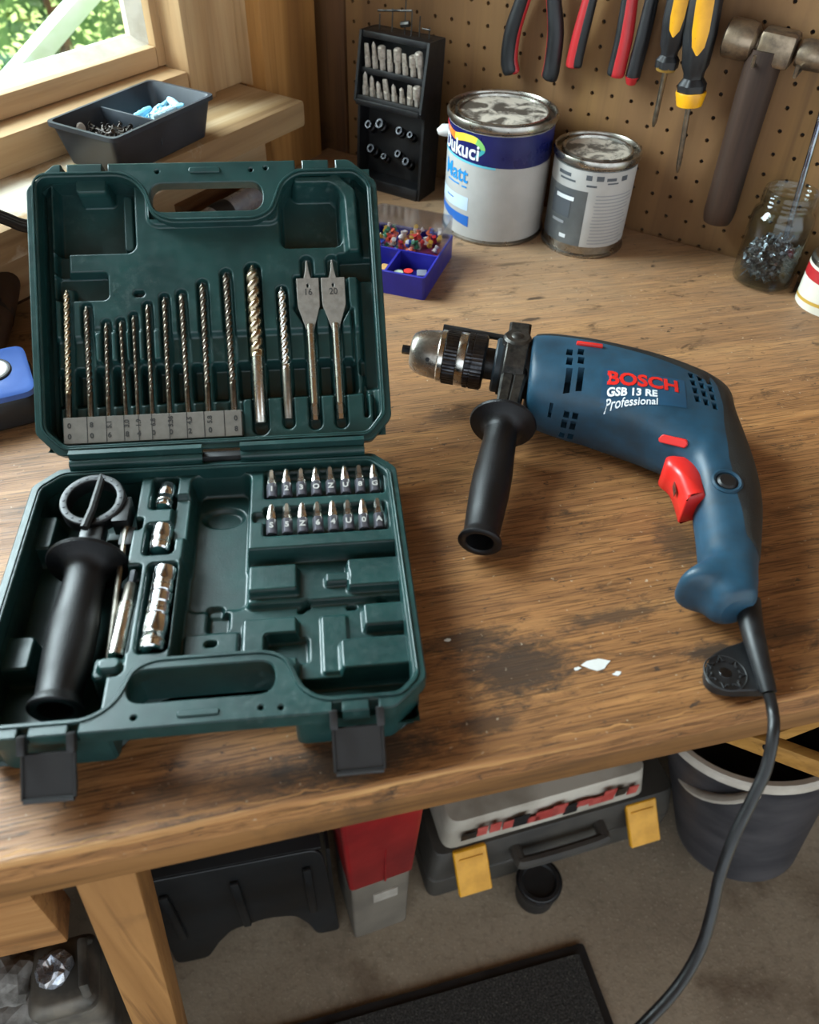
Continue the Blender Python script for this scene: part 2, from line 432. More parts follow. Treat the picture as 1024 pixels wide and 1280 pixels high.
w = MB(); w.box(((s0 + s1) / 2, 0.0066, (z0 + z1) / 2), (s1 - s0, 0.005, z1 - z0)); w.build('pegboard_backing', M_HOLE, wb, smooth=False)
w = MB(); w.box((-0.4135, 0.004, 0.6), (0.055, 0.016, 2.0)); w.build('corner_plank', M_DARKPLANK, wb, bevel=0.001)

# boards between the window and the corner
def trim(name, t0, t1, out0, out1, z0, z1, mat, bev=0.0015):
    return struct(wbox(MB(), t0, t1, out0, out1, z0, z1).build(name, mat, M=M_WIN, bevel=bev))
SO = 0.085                                                                       # how far the sill stands out
z_sill = (WIN(193, 201, SO).z + WIN(312, 160, SO).z) / 2; z_rail = (WIN(0, 140, -.03).z + WIN(190, 98, -.03).z) / 2
z_bead = (WIN(0, 105, -.04).z + WIN(185, 63, -.04).z) / 2; x_sash = WIN(215, 90, -.03).x; x_bead = WIN(186, 55, -.04).x
print('WINDOW', z_sill, z_rail, z_bead, x_sash, x_bead, [WIN(x, 80, 0).x for x in (232, 263, 300, 329, 395)])
xs_ = [WIN(232, 60, .002).x, WIN(263, 60, .002).x, WIN(300, 60, -.008).x, WIN(329, 60, .03).x, WIN(396, 60, .03).x]
trim('trim_1', xs_[3], xs_[4], -0.05, 0.030, 0.0, 1.595, M_POST)                 # corner post
trim('trim_2', xs_[2], xs_[3] - .0005, -0.05, 0.010, z_sill, 1.15, M_PINEZ)
trim('trim_3', xs_[1] + .0005, xs_[2] - .0005, -0.06, -0.008, z_sill, 1.15, M_PINEZ)
trim('trim_4', xs_[0], xs_[1], -0.06, 0.002, z_sill, 1.15, M_PINEZ)
trim('trim_5', -1.16, xs_[0] - .0005, -0.08, 0.000, z_sill, z_rail - .001, M_PINE)                # board under the sash
trim('trim_6', -1.6, xs_[3] - .0005, -0.08, SO, z_sill - .028, z_sill, M_SILL, 0.004)         # window sill
trim('trim_7', -1.6, xs_[3] - .0005, -0.02, 0.020, 0.0, z_sill - .0285, M_PINE)                  # board under the sill
# the window itself
win = bpy.data.objects.new('window_1', None); COL.objects.link(win); win.matrix_local = M_WIN; struct(win)
WX1 = x_sash; ST = x_sash - x_bead
wbox(MB(), WX1 - ST, WX1 + 0.001, -0.075, -0.030, z_rail, 1.10).build('stile', M_PINEZ, win, bevel=0.002)
wbox(MB(), -1.15, -1.15 + ST, -0.075, -0.030, z_rail, 1.10).build('stile', M_PINEZ, win, bevel=0.002)
wbox(MB(), -1.15 + ST, WX1 - ST, -0.075, -0.030, z_rail, z_bead).build('bottom_rail', M_PINE, win, bevel=0.002)
wbox(MB(), -1.15 + ST, WX1 - ST, -0.075, -0.030, 1.06, 1.10).build('top_rail', M_PINE, win, bevel=0.002)
bead = MB(); gx0, gx1, gz0, gz1 = -1.15 + ST, WX1 - ST, z_bead, 1.06
bead.add([(gx0, 0.040, gz0), (gx1, 0.040, gz0), (gx1, 0.040, gz1), (gx0, 0.040, gz1), (gx0 + .009, 0.056, gz0 + .008), (gx1 - .009, 0.056, gz0 + .008), (gx1 - .009, 0.056, gz1 - .008), (gx0 + .009, 0.056, gz1 - .008),
          (gx0 + .009, 0.062, gz0 + .008), (gx1 - .009, 0.062, gz0 + .008), (gx1 - .009, 0.062, gz1 - .008), (gx0 + .009, 0.062, gz1 - .008)],
         [(0, 1, 5, 4), (1, 2, 6, 5), (2, 3, 7, 6), (3, 0, 4, 7), (4, 5, 9, 8), (5, 6, 10, 9), (6, 7, 11, 10), (7, 4, 8, 11)])
bead.build('glazing_bead', pm('grey_white_paint', '#c9c3b4', '#b3ab9a', 40, 0.5), win, smooth=False)
wbox(MB(), gx0 + .006, gx1 - .006, -0.062, -0.058, gz0 + .006, gz1 - .006).build('pane', M_PANE, win, smooth=False)

# outside: hedge and a pale leaning board
def hedge():
    lv = []; rnd = random.Random(3); mb = MB()
    for i in range(60000):
        t = rnd.uniform(-2.6, 0.9); z = rnd.uniform(-0.75, 1.6); o = rnd.gauss(0, 0.10) + 0.12 * math.sin(t * 5) + 0.1 * math.sin(z * 7 + t * 3)
        p = Vector((t, o, z)); a = Vector((rnd.gauss(0, 1), rnd.gauss(0, 1), rnd.gauss(0, 1))).normalized(); b = a.orthogonal().normalized()
        s = rnd.uniform(0.005, 0.014)
        mb.add([p - a * s, p + b * s * .5, p + a * s, p - b * s * .5], [(0, 1, 2, 3)])
    h = thing('hedge', 'leafy green hedge outside the window', 'hedge', M_WIN @ T(0, 1.15, 0))
    mb.build('foliage', pm('hedge_leaf', '#6f9440', '#c2d48a', 2.2, 0.6, lo=0.38, hi=0.62), h, smooth=False, weld=False, recalc=False)['kind'] = 'stuff'
    core = MB()
    core.box((-0.85, 0.28, 0.0), (3.5, 0.12, 1.7)); core.build('inner_twigs', pm('hedge_core', '#3c5a30', '#5f8043', 9, 0.9), h, smooth=False)
    for k in range(5):
        x = -2.2 + k * 0.7; MB().tube([(x, 0.24, -0.85), (x + .04, 0.2, -0.3), (x - .02, 0.25, 0.5)], [.025, .02, .01], 7).build('stem', M_DARKPLANK, h)
hedge()
d0, d1 = WIN(18, 98, -0.45), WIN(112, -10, -0.45); dd = (d1 - d0).normalized()
mb = MB(); a = d0 - dd * 1.0; b = d1 + dd * 0.4
side = Vector((dd.z, 0, -dd.x)) * 0.0135
mb.loft([[p - side + Vector((0, .012, 0)), p + side + Vector((0, .012, 0)), p + side - Vector((0, .012, 0)), p - side - Vector((0, .012, 0))] for p in (a, b)])
tag(mb.build('leaning_board', pm('pale_green_paint', '#eaf6e4', '#dcefcf', 20, 0.6), M=M_WIN, bevel=0.002), 'pale painted board leaning diagonally outside the window', 'board')

# ------------------------------------------------------------------ workbench
FD = Vector((math.cos(R(14.8)), math.sin(R(14.8)), 0)); FN = Vector((-FD.y, FD.x, 0))
FO = Vector((-0.0002, 0.2056, BH)); M_BEN = frame(FO, FD, FN, Vector((0, 0, 1)))
def bl(p): p = Vector((p[0], p[1], BH)) - FO; return (p.dot(FD), p.dot(FN))
def isect(p, d, q, e):
    k = ((q.x - p.x) * e.y - (q.y - p.y) * e.x) / (d.x * e.y - d.y * e.x); return p + d * k
wl = CORNER + WW_N * 0.022; pl = PW_0 + PW_N * 0.002
cL = isect(FO, FD, wl, WW_D); cC = isect(wl, WW_D, pl, PW_D)
notch = [B(1000, 342) + PW_N * 0.002, B(990, 365), B(1014, 362), B(1052, 428), B(1240, 500)]
nR = isect(FO, FD, notch[-1], Vector((0.3, -0.95, 0)))
poly = [bl(cL), bl(nR)] + [bl(p) for p in notch[::-1]] + [bl(cC)]
def bench_mat():
    t = NT('workbench_wood'); v = t.mapping((2.2, 34, 34)); v1 = t.mapping((9, 170, 170)); v2 = t.mapping((26, 760, 760)); v3 = t.mapping(); v4 = t.mapping((20, 46, 46))
    g = t.noise(v, 1.0, 5, 0.6, 0.5); g1 = t.noise(v1, 1.0, 5, 0.65, 0.4); p = t.noise(v2, 1.0, 2, 0.6)
    c = t.ramp(g, [(0.30, lin('#835a35')), (0.50, lin('#a07045')), (0.70, lin('#b88754'))])
    c = t.mix(t.gray(g1, 0.36, 0.62, 0.52, 0), c, lin('#674428'))
    c = t.mix(t.gray(g1, 0.58, 0.74, 0, 0.45), c, lin('#c4935c'))
    c = t.mix(t.gray(p, 0.50, 0.60, 0, 0.62), c, lin('#3f2817'))            # open pores
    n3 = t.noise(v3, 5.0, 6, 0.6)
    # pale dusty tone painting the window sheen over the back of the bench
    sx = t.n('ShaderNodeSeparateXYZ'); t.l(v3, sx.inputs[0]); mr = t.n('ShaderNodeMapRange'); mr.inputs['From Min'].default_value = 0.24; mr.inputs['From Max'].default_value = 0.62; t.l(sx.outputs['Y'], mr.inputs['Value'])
    back_sheen = t.n('ShaderNodeMath', operation='MULTIPLY'); t.l(mr.outputs['Result'], back_sheen.inputs[0]); t.l(t.gray(n3, 0.30, 0.62, 0.25, 0.85), back_sheen.inputs[1])
    c = t.mix(back_sheen.outputs[0], c, lin('#a18a70'))
    st = t.noise(v4, 1.0, 8, 0.72, 0.5)
    c = t.mix(t.gray(st, 0.57, 0.66, 0, 0.70), c, lin('#33261c'))           # scattered oil and ink stains
    blot_shade = t.noise(t.mapping((1, 2.6, 1)), 70, 8, 0.78, 0.4)
    for px, py, rx, ry, amt in ((650, 835, .085, .048, .9), (585, 800, .075, .020, .75), (770, 770, .085, .012, .75), (890, 815, .040, .016, .9), (450, 945, .110, .034, .9), (330, 975, .060, .020, .6), (610, 905, .050, .016, .7), (560, 520, .045, .022, .55), (640, 690, .035, .014, .5), (850, 680, .034, .060, .6), (670, 373, .020, .006, .85), (660, 400, .024, .006, .9), (640, 330, .055, .007, .55), (985, 790, .05, .02, .6), (215, 985, .05, .016, .55)):  # dark stains, plus painted shade under the chuck and left of the handle
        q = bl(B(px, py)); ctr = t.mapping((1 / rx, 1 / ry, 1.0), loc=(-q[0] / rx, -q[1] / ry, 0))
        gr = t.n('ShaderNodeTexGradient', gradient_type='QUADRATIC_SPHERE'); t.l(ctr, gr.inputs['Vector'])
        ad = t.n('ShaderNodeMath', operation='MULTIPLY_ADD'); t.l(gr.outputs['Fac'], ad.inputs[0]); ad.inputs[1].default_value = 0.62; t.l(blot_shade, ad.inputs[2])
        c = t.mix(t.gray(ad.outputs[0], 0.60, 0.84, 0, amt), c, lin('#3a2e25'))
    sp = t.noise(v3, 260, 2, 0.5)
    c = t.mix(t.gray(sp, 0.70, 0.76, 0, 0.55), c, lin('#cbbba2'))           # pale flecks
    sc = t.noise(t.mapping((60, 160, 60)), 1.0, 4, 0.7, 2.0); c = t.mix(t.gray(sc, 0.66, 0.72, 0, 0.35), c, lin('#c8ab84'))
    t.color(c); t.set(rough=t.gray(g1, 0.3, 0.7, 0.60, 0.42), spec=0.40)
    h = t.mix(0.5, p, g1); t.bump(h, 0.55, 0.0012)
    return t.m
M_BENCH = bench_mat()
bench = thing('workbench', 'worn brown wooden workbench with a stained top in the corner', 'workbench', M_BEN)
xa_, xb_ = poly[0][0], poly[1][0]; nf = 160; rj = random.Random(12)
front = [(xa_ + (xb_ - xa_) * k_ / nf, rj.uniform(-.0004, .0006)) for k_ in range(1, nf)]
poly = [poly[0]] + front + poly[1:]
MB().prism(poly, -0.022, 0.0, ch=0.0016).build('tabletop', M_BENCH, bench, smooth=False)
x0, x1 = bl(cL)[0] + 0.08, bl(nR)[0] - 0.02
ws_ = MB(); vs_ = []; nn = 420; rj = random.Random(5); wi = 0.002; wd = 0.002
for k_ in range(nn + 1):                                   # raw splintered wood along the worn front edge
    x_ = xa_ + (xb_ - xa_) * k_ / nn; wi = min(.0050, max(.0005, wi + rj.gauss(0, .0007))); wd = min(.0045, max(.0006, wd + rj.gauss(0, .0006)))
    vs_ += [(x_, wi + .0016, .00012), (x_, .0006, -.0004), (x_, -.0007, -.0014), (x_, -.0007, -.0014 - wd)]
ws_.add(vs_, [(4 * k_ + j_, 4 * k_ + 4 + j_, 4 * k_ + 5 + j_, 4 * k_ + 1 + j_) for k_ in range(nn) for j_ in range(3)])
ws_.build('worn_edge', wood('raw_edge_wood', '#c99d66', '#a9794a', '#6a4526', 0, 3.0, 0.6), bench, smooth=False)
MB().box(((x0 + x1) / 2, 0.0125, -0.034), (x1 - x0, 0.024, 0.0236)).build('apron', wood('apron_wood', '#8a6238', '#755029', '#4f351d', 0, 1.2, 0.6, '#3a2a1c', 0.54, 0.7), bench, bevel=0.002)
# splayed front leg under the left end, a second one at the far right, stretcher
def leg(x, spl, name='leg'):
    w2 = 0.0165; zt, zb = -0.0465, -BH; secs = []
    for z in (zt, zb):
        c = x + spl * (zt - z); secs.append([(c - w2, 0.006, z), (c + w2, 0.006, z), (c + w2, 0.046, z), (c - w2, 0.046, z)])
    return MB().loft(secs).build(name, M_OAKZ, bench, bevel=0.002)
LT = bl(B(128, 1112, -0.0465)); leg(LT[0], -0.10); leg(0.62, 0.10)
s_ = bl(B(62, 1150, -0.10))
pS = onplane(86, 1178, FO + FN * 0.028, FN); zS = pS.z - BH; pS = bl(pS); MB().box((pS[0] - 0.10, 0.043, (zS - 0.047) / 2), (0.20, 0.03, -0.047 - zS)).build('stretcher', M_OAK, bench, bevel=0.002)
# flakes of white paint stuck to the top
for px, py, r, nm in ((745, 830, 0.0062, 0), (772, 842, 0.0022, 1), (722, 836, 0.0018, 2), (560, 800, 0.0016, 3)):
    p = bl(B(px, py)); rr = random.Random(nm); n = 11
    out = [(p[0] + 1.5 * r * math.cos(2 * math.pi * k / n) * rr.uniform(.6, 1.1), p[1] + 0.75 * r * math.sin(2 * math.pi * k / n) * rr.uniform(.5, 1.1)) for k in range(n)]
    MB().prism(out, 0.0, 0.0004).build('paint_flake', M_WHITE, bench, smooth=False)
# low wall shelf in the gap at the right
mb = MB(); g = [PEG(968, 333), PEG(1200, 390)]
mb.box((g[0].x + 0.10, -0.05, -0.065), (0.22, 0.098, 0.012)); sh = tag(mb.build('wall_shelf', M_DARKPLANK, M=M_PEG, bevel=0.001), 'narrow dark shelf on the pegboard wall behind the bench notch', 'shelf')
# ------------------------------------------------------------------ green carrying case (millimetres inside, u right, v from the handle side)
mm = 0.001
YAW = R(7.677); CE = Vector((math.cos(YAW), math.sin(YAW), 0)); CN = Vector((-CE.y, CE.x, 0))
CW, CDp, RIM = 245.0, 206.0, 37.4
CO = Vector((-0.25543, 0.40179, BH))                       # back left corner on the bench
M_CASE = frame(CO - CN * (CDp * mm), CE, CN, Vector((0, 0, 1)))
case = thing('carrying_case', 'open dark green plastic drill case with black latches', 'case', M_CASE)
SC = Matrix.Diagonal((mm, mm, mm, 1))
M_BASE = T(0, 0, RIM * mm)                                 # rim plane of the base, in the frame of the case
LT_A = 0.84895
lv_ = Vector((0, math.sin(LT_A), math.cos(LT_A))); ln_ = Vector((1, 0, 0)).cross(lv_)
M_LID = frame(Vector((0, (CDp) * mm, RIM * mm)) + lv_ * 0.00868, Vector((1, 0, 0)), lv_, ln_)
M_LIDW = M_CASE @ M_LID; M_BASEW = M_CASE @ M_BASE

def flip(pts): return [(p[0], CDp - p[1]) for p in pts]
inner = round_poly([(7, 9), (66, 9, 8), (78, 18, 8), (84, 38, 12), (96, 44, 6), (158, 44, 8), (170, 38, 10), (178, 17, 10), (188, 10, 6), (229, 10, 4), (238, 19, 4), (238, 186, 4), (227, 199, 4), (19, 199, 4), (7, 187, 4)], 8)
hole = round_poly([(84, 15), (163, 15), (163, 36), (84, 36)], 10, 6)
def outer(notches, inset=0.0):
    i = inset; p = [(19, i, 3)]
    for a, b in notches: p += [(a, i, 0.5), (a, 6, 0.5), (b, 6, 0.5), (b, i, 0.5)]
    p += [(226, i, 3), (CW - i, 17, 3), (CW - i, 190, 3), (230, CDp - i, 3), (15, CDp - i, 3), (i, 190, 3), (i, 17, 3)]
    return round_poly(p, 3, 3)
base_notch = [(32.5, 37.5), (57.5, 62.5), (193, 198), (212.5, 217.5)]
lid_notch = [(24, 28), (52, 56), (187, 192), (211, 216)]
pins = lambda pts, r: [[(x + r * math.cos(k * math.pi / 5), y + r * math.sin(k * math.pi / 5)) for k in range(10)] for x, y in pts]
def lower(inset):
    i = inset
    return round_poly([(19, i), (76, i), (76, 39, 2), (172, 39, 2), (172, i), (226, i), (CW - i, 19), (CW - i, 188), (228, CDp - i), (17, CDp - i), (i, 188), (i, 19)], 5, 3)
def scl(l): return [(p[0] * mm, p[1] * mm) for p in l]
def shell(name, M, fl, notches, depth, parent):
    f = flip if fl else (lambda p: p)
    mb = MB()
    mb.prism(scl(f(outer(notches))), -11 * mm, 0, [scl(f(inner)), scl(f(hole))] + [scl(f(h)) for h in pins([(90, 6.5), (155.5, 6.5), (166, 5.5)], 1.5)], ch=0.0007, chb=0.0007)
    mb.prism(scl(f(lower(2.5))), -depth * mm, -10.9 * mm, [scl(f(inner))], chb=0.003)
    pl = round_poly([(24, 8), (74, 8), (74, 41, 2), (174, 41, 2), (174, 8), (222, 8), (237, 24), (237, 184), (224, 198), (21, 198), (8, 184), (8, 24)], 5, 3)
    mb.prism(scl(f(pl)), -depth * mm, (-depth + 1.6) * mm)
    o = mb.build(name, M_GREEN, parent, M, angle=30)
    lip = MB(); path = [Vector((p[0], p[1], 0.25)) * mm for p in f(inner)]
    # raised sealing lip following the mouth of the tray
    c = Vector((0, 0, 0)); pts = []
    for k in range(len(path)):
        t = (path[(k + 1) % len(path)] - path[k - 1]); nrm = Vector((t.y, -t.x, 0)).normalized() * (2.4 * mm) * (-1 if fl else 1)
        pts.append(path[k] + nrm)
    lip.tube(pts, 0.0009, 6, closed=True); lip.build('sealing_lip', M_GREEN, o, angle=60)
    bar = MB(); bar.prism(scl(f(rrect(112, 4.2, 134, 8.2, 1.8, 4))), 0, 0.0011, ch=0.0005); bar.build('finger_bar', M_GREEN, o)
    return o
base_o = shell('base_shell', M_BASE, False, base_notch, RIM, case)
lid_o = shell('lid_shell', M_LID, True, lid_notch, 33.0, case)

step = 0.8
uu = np.arange(4, 241.01, step); vv = np.arange(5, 203.01, step); U, V = np.meshgrid(uu, vv)
def rr_(u0, v0, u1, v1, r=3.0):
    cx, cy, hx, hy = (u0 + u1) / 2, (v0 + v1) / 2, (u1 - u0) / 2 - r, (v1 - v0) / 2 - r
    dx, dy = np.abs(U - cx) - hx, np.abs(V - cy) - hy
    return np.hypot(np.maximum(dx, 0), np.maximum(dy, 0)) + np.minimum(np.maximum(dx, dy), 0) - r
def cap_(u0, v0, u1, v1, r):
    du, dv = u1 - u0, v1 - v0; t = np.clip(((U - u0) * du + (V - v0) * dv) / (du * du + dv * dv), 0, 1)
    return np.hypot(U - u0 - t * du, V - v0 - t * dv) - r
def setl(H, sd, lev, w=1.1):
    t = np.clip(0.5 - sd / (2 * w), 0, 1); t = t * t * (3 - 2 * t); return H * (1 - t) + lev * t
def inhole(fl):
    Vb = (CDp - V) if fl else V
    keep = ~((U > 82) & (U < 165) & (Vb > 13) & (Vb < 38)); return keep
# --- base tray
H = np.full(U.shape, -6.0)
H = setl(H, rr_(104, 0, 245, 124, 4), -25, 1.6)
H = setl(H, rr_(143, 92, 245, 125, 3), -20, 1.5)
H = setl(H, rr_(4, 5, 69, 204, 5), -33, 1.6)
H = setl(H, rr_(-5, 146, 17, 176, 3), -15); H = setl(H, rr_(-5, 54, 22, 78, 3), -17); H = setl(H, rr_(50, 150, 75, 160, 2), -17)
H = setl(H, rr_(60, 38, 78, 53, 4), -9); H = setl(H, cap_(68.5, 45, 73, 45, 4.5), -4)
H = setl(H, rr_(66.5, 52, 79, 119, 2.5), -21)
H = setl(H, rr_(78.5, 168, 94.5, 198, 3), -17); H = setl(H, rr_(79, 127, 97, 154.5, 3), -17); H = setl(H, rr_(84, 52, 101, 119, 3), -19)
H = setl(H, rr_(94, 140, 104, 180, 3), -11)
H = setl(H, rr_(105, 93, 143, 198, 7), -27, 2.0); H = setl(H, np.hypot((U - 124) / 1.5, V - 176) - 9, -31, 1.5)
H = setl(H, rr_(118, 90, 128, 97, 3), -30)
H = setl(H, rr_(154, 171.5, 235, 197, 2), -13.5); H = setl(H, rr_(154, 137, 235, 162, 2), -13.5)
H = setl(H, rr_(147, 150, 156, 158, 2), -10)
H = setl(H, rr_(144, 97, 175, 118, 2), -13); H = setl(H, rr_(206, 96, 245, 119, 2), -13); H = setl(H, rr_(192, 102, 207, 110, 1.5), -15)
H = setl(H, rr_(119, 77, 132, 91, 2), -31); H = setl(H, rr_(106, 48, 139, 74, 2), -22)
H = setl(H, rr_(141, 40, 174, 80, 2), -18); H = setl(H, rr_(155, 50, 180, 67, 2), -28)
H = setl(H, rr_(188, 40, 204, 82, 2), -23, 0.8); H = setl(H, rr_(214, 68, 245, 85, 2), -17); H = setl(H, rr_(199, 38, 245, 60, 3), -17)
H = setl(H, rr_(172, 8, 240, 37, 4), -34); H = setl(H, rr_(192, 12, 226, 20, 2), -31)
for a in ((121, 66, 124, 66, 1.6), (118, 54, 128, 56, 1.8), (176, 88, 180, 91, 1.6), (206, 88, 209, 88, 1.4), (226, 90, 229, 88, 2)): H = setl(H, cap_(*a), -31, 0.8)
H = setl(H, rr_(80, -20, 174, 43, 8), -6)
me = grid_mesh('base_insert', U * mm, V * mm, H * mm, inhole(False)); me.materials.append(M_GREEN)
link('base_insert', me, base_o)
# --- lid tray (v from the hinge)
twist = [(22, 117, 20, 2.4), (35, 105, 35, 2.2), (48, 93, 47, 1.7), (58, 94, 59, 1.5), (67, 98, 67, 1.4), (77, 105, 77, 1.7), (89, 110, 89, 1.9), (101, 112, 102, 2.1), (116, 119, 116, 2.3), (133, 126, 134, 2.5)]
H = np.full(U.shape, -9.0)
H = setl(H, rr_(4, 5, 236, 84, 4), -13, 2.5)
H = setl(H, rr_(12, 37, 222, 62, 4), -25, 2.5)
H = setl(H, rr_(140, 5, 233, 36, 3), -8)
H = setl(H, rr_(4, 5, 12, 200, 3), -22, 2.5); H = setl(H, rr_(228, 40, 240, 196, 3), -20, 2.0)
H = setl(H, rr_(14, 146, 70, 201, 5), -29, 1.5); H = setl(H, rr_(14, 131, 24, 148, 3), -22)
H = setl(H, rr_(61, 148, 69, 190, 3), -16); H = setl(H, rr_(31, 188, 53, 204, 2), -7)
H = setl(H, rr_(174, 146, 217, 196, 5), -29, 1.5)
H = setl(H, rr_(14, 112, 50, 131, 3), -20)
H = setl(H, rr_(40, 66, 86, 88, 3), -7); H = setl(H, rr_(40, 88, 60, 92, 2), -10)
for a in ((188, 193, 215, 193, 4), (215, 193, 225, 183, 5), (225, 183, 226, 142, 5)): H = setl(H, cap_(*a), -3, 2.2)
H = setl(H, rr_(214, 123, 240, 139, 2), -26)
for u0, v1, u1, r in twist: H = setl(H, cap_(u0, v1 + 1, u1, 25, r + 1.5), -14, 0.9)
H = setl(H, cap_(152, 129, 152, 15, 5.5), -17, 0.9); H = setl(H, cap_(152, 129, 152, 15, 5.5), -17, 0.9); H = setl(H, cap_(172, 113, 172, 17, 4.0), -15, 0.9)
H = setl(H, rr_(181, 100, 220, 124, 2), -14); H = setl(H, cap_(191, 134, 191, 16, 4.5), -15, 0.9); H = setl(H, cap_(209.5, 134, 209.5, 16, 4.5), -15, 0.9)
H = setl(H, cap_(183.5, 101, 191, 88, 3.5), -14); H = setl(H, cap_(217, 101, 209, 88, 3.5), -14)
H = setl(H, cap_(227, 52, 227, 60, 1.8), -20, 0.8); H = setl(H, cap_(228, 20, 228, 42, 1.4), -16, 0.8); H = setl(H, cap_(222, 60, 222, 98, 1.0), -16, 0.8)
H = setl(H, rr_(16, 8, 140, 27, 2), -9)
H = setl(H, cap_(70, 115, 73, 115, 2), -15, 0.8)
H = setl(H, rr_(80, CDp - 43, 174, CDp + 20, 8), -6)
me = grid_mesh('lid_insert', U * mm, V * mm, H * mm, inhole(True)); me.materials.append(M_GREEN)
link('lid_insert', me, lid_o)
# hinge knuckles between the two halves
hz = RIM + 3.0
for u0, u1, cuts in ((23, 112, (53, 60)), (138, 224, (168, 176))):
    h = MB(); h.cyl((u0 * mm, 206.8 * mm, hz * mm), (u1 * mm, 206.8 * mm, hz * mm), 0.0036, 14)
    h.box(((u0 + u1) / 2 * mm, 205 * mm, (hz - 3.2) * mm), ((u1 - u0) * mm, 0.004, 0.004))
    h.box(((u0 + u1) / 2 * mm, 209.5 * mm, (hz + 4.2) * mm), ((u1 - u0) * mm, 0.004, 0.008))
    h.build('hinge', M_GREEN, case)
MB().box((125 * mm, 209 * mm, (RIM - 1.0) * mm), (0.027, 0.006, 0.010)).build('hinge_gap_shade', M_BLKM, case, bevel=0.0006)  # added black strip standing in for the shade between the hinges
# black latches hanging open in front
def latch(uc):
    a0 = R(-38); M = T(uc * mm, -0.001, (RIM - 4.5) * mm) @ Matrix.Rotation(-a0, 4, 'X')
    p = MB(); p.prism(scl(round_poly([(-13, -5), (13, -5), (13.5, -24), (12.5, -29), (-12.5, -29), (-13.5, -24)], 1.5)), -0.0026, 0, ch=0.0006)
    L = p.build('latch', M_BLKM, case, M)
    q = MB(); q.tube([(-0.0125, -0.0285, 0), (0.0125, -0.0285, 0)], 0.0016, 8)
    for x in (-13, 13): q.tube([(x * mm, -0.006, 0.0002), (x * mm, -0.028, 0.0002)], 0.0009, 6)
    q.build('latch_rim', M_BLKM, L)
    for x in (-12.3, 12.3):
        s = MB(); s.box((x * mm, -0.0005, 0.002), (0.0042, 0.010, 0.006)); s.build('latch_arm', M_BLKM, L, bevel=0.0008)
    return L
latch(47.5); latch(205.5)
# size plate below the twist bits
pl = MB(); pl.prism(scl(rrect(17, 9, 139, 27.5, 0.6, 2)), -0.0098, -0.0055, ch=0.0003)
plate = pl.build('size_plate', pm('grey_plate', '#77736c', '#69655e', 90, 0.45, 0.25), lid_o, smooth=False)
eng = MB()
for u in (33, 46, 58, 68, 77, 89, 101, 113, 127): eng.box((u * mm, 18.2 * mm, -0.00545), (0.0005, 0.0185, 0.0002))
eng.build('plate_lines', M_BLKM, plate, smooth=False)
M_MARK = pm('dark_marking', '#22211f', '#2b2a28', 50, 0.6)
for i, (u0, v1, u1, r) in enumerate(twist):
    tx = text_bm('%d' % (i % 10 if i else 0), 0.0052, 0.0001, 0.0001); 
    for dv, s in ((22.5, 0.9), (14.2, 0.75)):
        pass
glyph = ['0 0', '8 0', '5.1 6', '3.0 8', '1.9 4', '6.8 0', '5.36 0', '4.5 2', '5.8 0', '0 8']
for i, g in enumerate(glyph):
    a, b = g.split(); u = twist[i][2] + 1.0
    for s_, v in ((a, 21.6), (b, 14.0)):
        tx = text_bm(s_, 0.0050, 0.00008, 0.0002); warp(tx, lambda p, u=u, v=v: (u * mm + p.x * 0.0 + p.y * -0.9 if len(s_) > 1 else u * mm + p.x, v * mm + (p.x * 0.9 if len(s_) > 1 else p.y), -0.00542 + p.z))
        tx.build('plate_figure', M_MARK, plate, smooth=False)

# ------------------------------------------------------------------ drill bits lying in the lid
def twist_mesh(L, r, Ls, turns, lobes=2, depth=0.42, seg=16):
    n = max(24, int(turns * 12)); secs = []
    for k in range(n + 1):
        z = Ls + (L - Ls) * k / n; ph = 2 * math.pi * turns * k / n; fade = min(1, k / 4.0); tip = 1.0 if k < n - 1 else (0.75 if k == n - 1 else 0.12)
        sec = []
        for i in range(seg):
            a = 2 * math.pi * i / seg; c = max(0.0, math.cos(lobes * (a - ph))) ** 1.4
            rad = r * (1 - depth * fade * c) * tip; sec.append((rad * math.cos(a), rad * math.sin(a), z + (r * 0.9 if k == n else 0)))
        secs.append(sec)
    return MB().loft(secs)
def drill_bit(name, label, L, r, rs, Ls, turns, mf, ms, M, group):
    t = thing(name, label, 'drill bit', M, group)
    twist_mesh(L, r, Ls, turns).build('flutes', mf, t, angle=50)
    MB().lathe([(0, 0), (rs * 0.9, 0), (rs, 0.0006), (rs, Ls), (min(r, rs) * 0.98, Ls + 0.001), (0, Ls + 0.001)], 14).build('shank', ms, t)
    return t
RX = Matrix.Rotation(-math.pi / 2, 4, 'X')      # +z becomes +v
finish = ['pale bronze', 'bronze grey', 'short dark grey', 'thin grey', 'thin dark', 'dark grey', 'dark steel', 'dark steel', 'long dark steel', 'longest dark steel']
for i, (u0, v1, u1, r) in enumerate(twist):
    L = (v1 - 24) * mm; ang = math.atan2(u0 - u1, v1 - 24)
    drill_bit('twist_bit', '%s twist drill bit, %s from the left in the green case lid' % (finish[i], ORD[i]), L, r * mm, r * mm * 0.95, L * 0.22, max(4, L / 0.012), M_GOLD if i < 1 else M_HSS, M_HSS,
              M_LIDW @ T(u1 * mm, 24 * mm, -(9.2 - r * 0.4) * mm) @ rotz(-ang) @ RX, 'twist drill bits above the size plate')
drill_bit('masonry_bit', 'thick gold-toned masonry drill bit with a plain lower shank in the lid', 0.111, 0.0047, 0.0042, 0.048, 4.2, M_GOLD, M_STEEL, M_LIDW @ T(152 * mm, 18 * mm, -0.0095) @ RX, 'bits on the right of the lid')
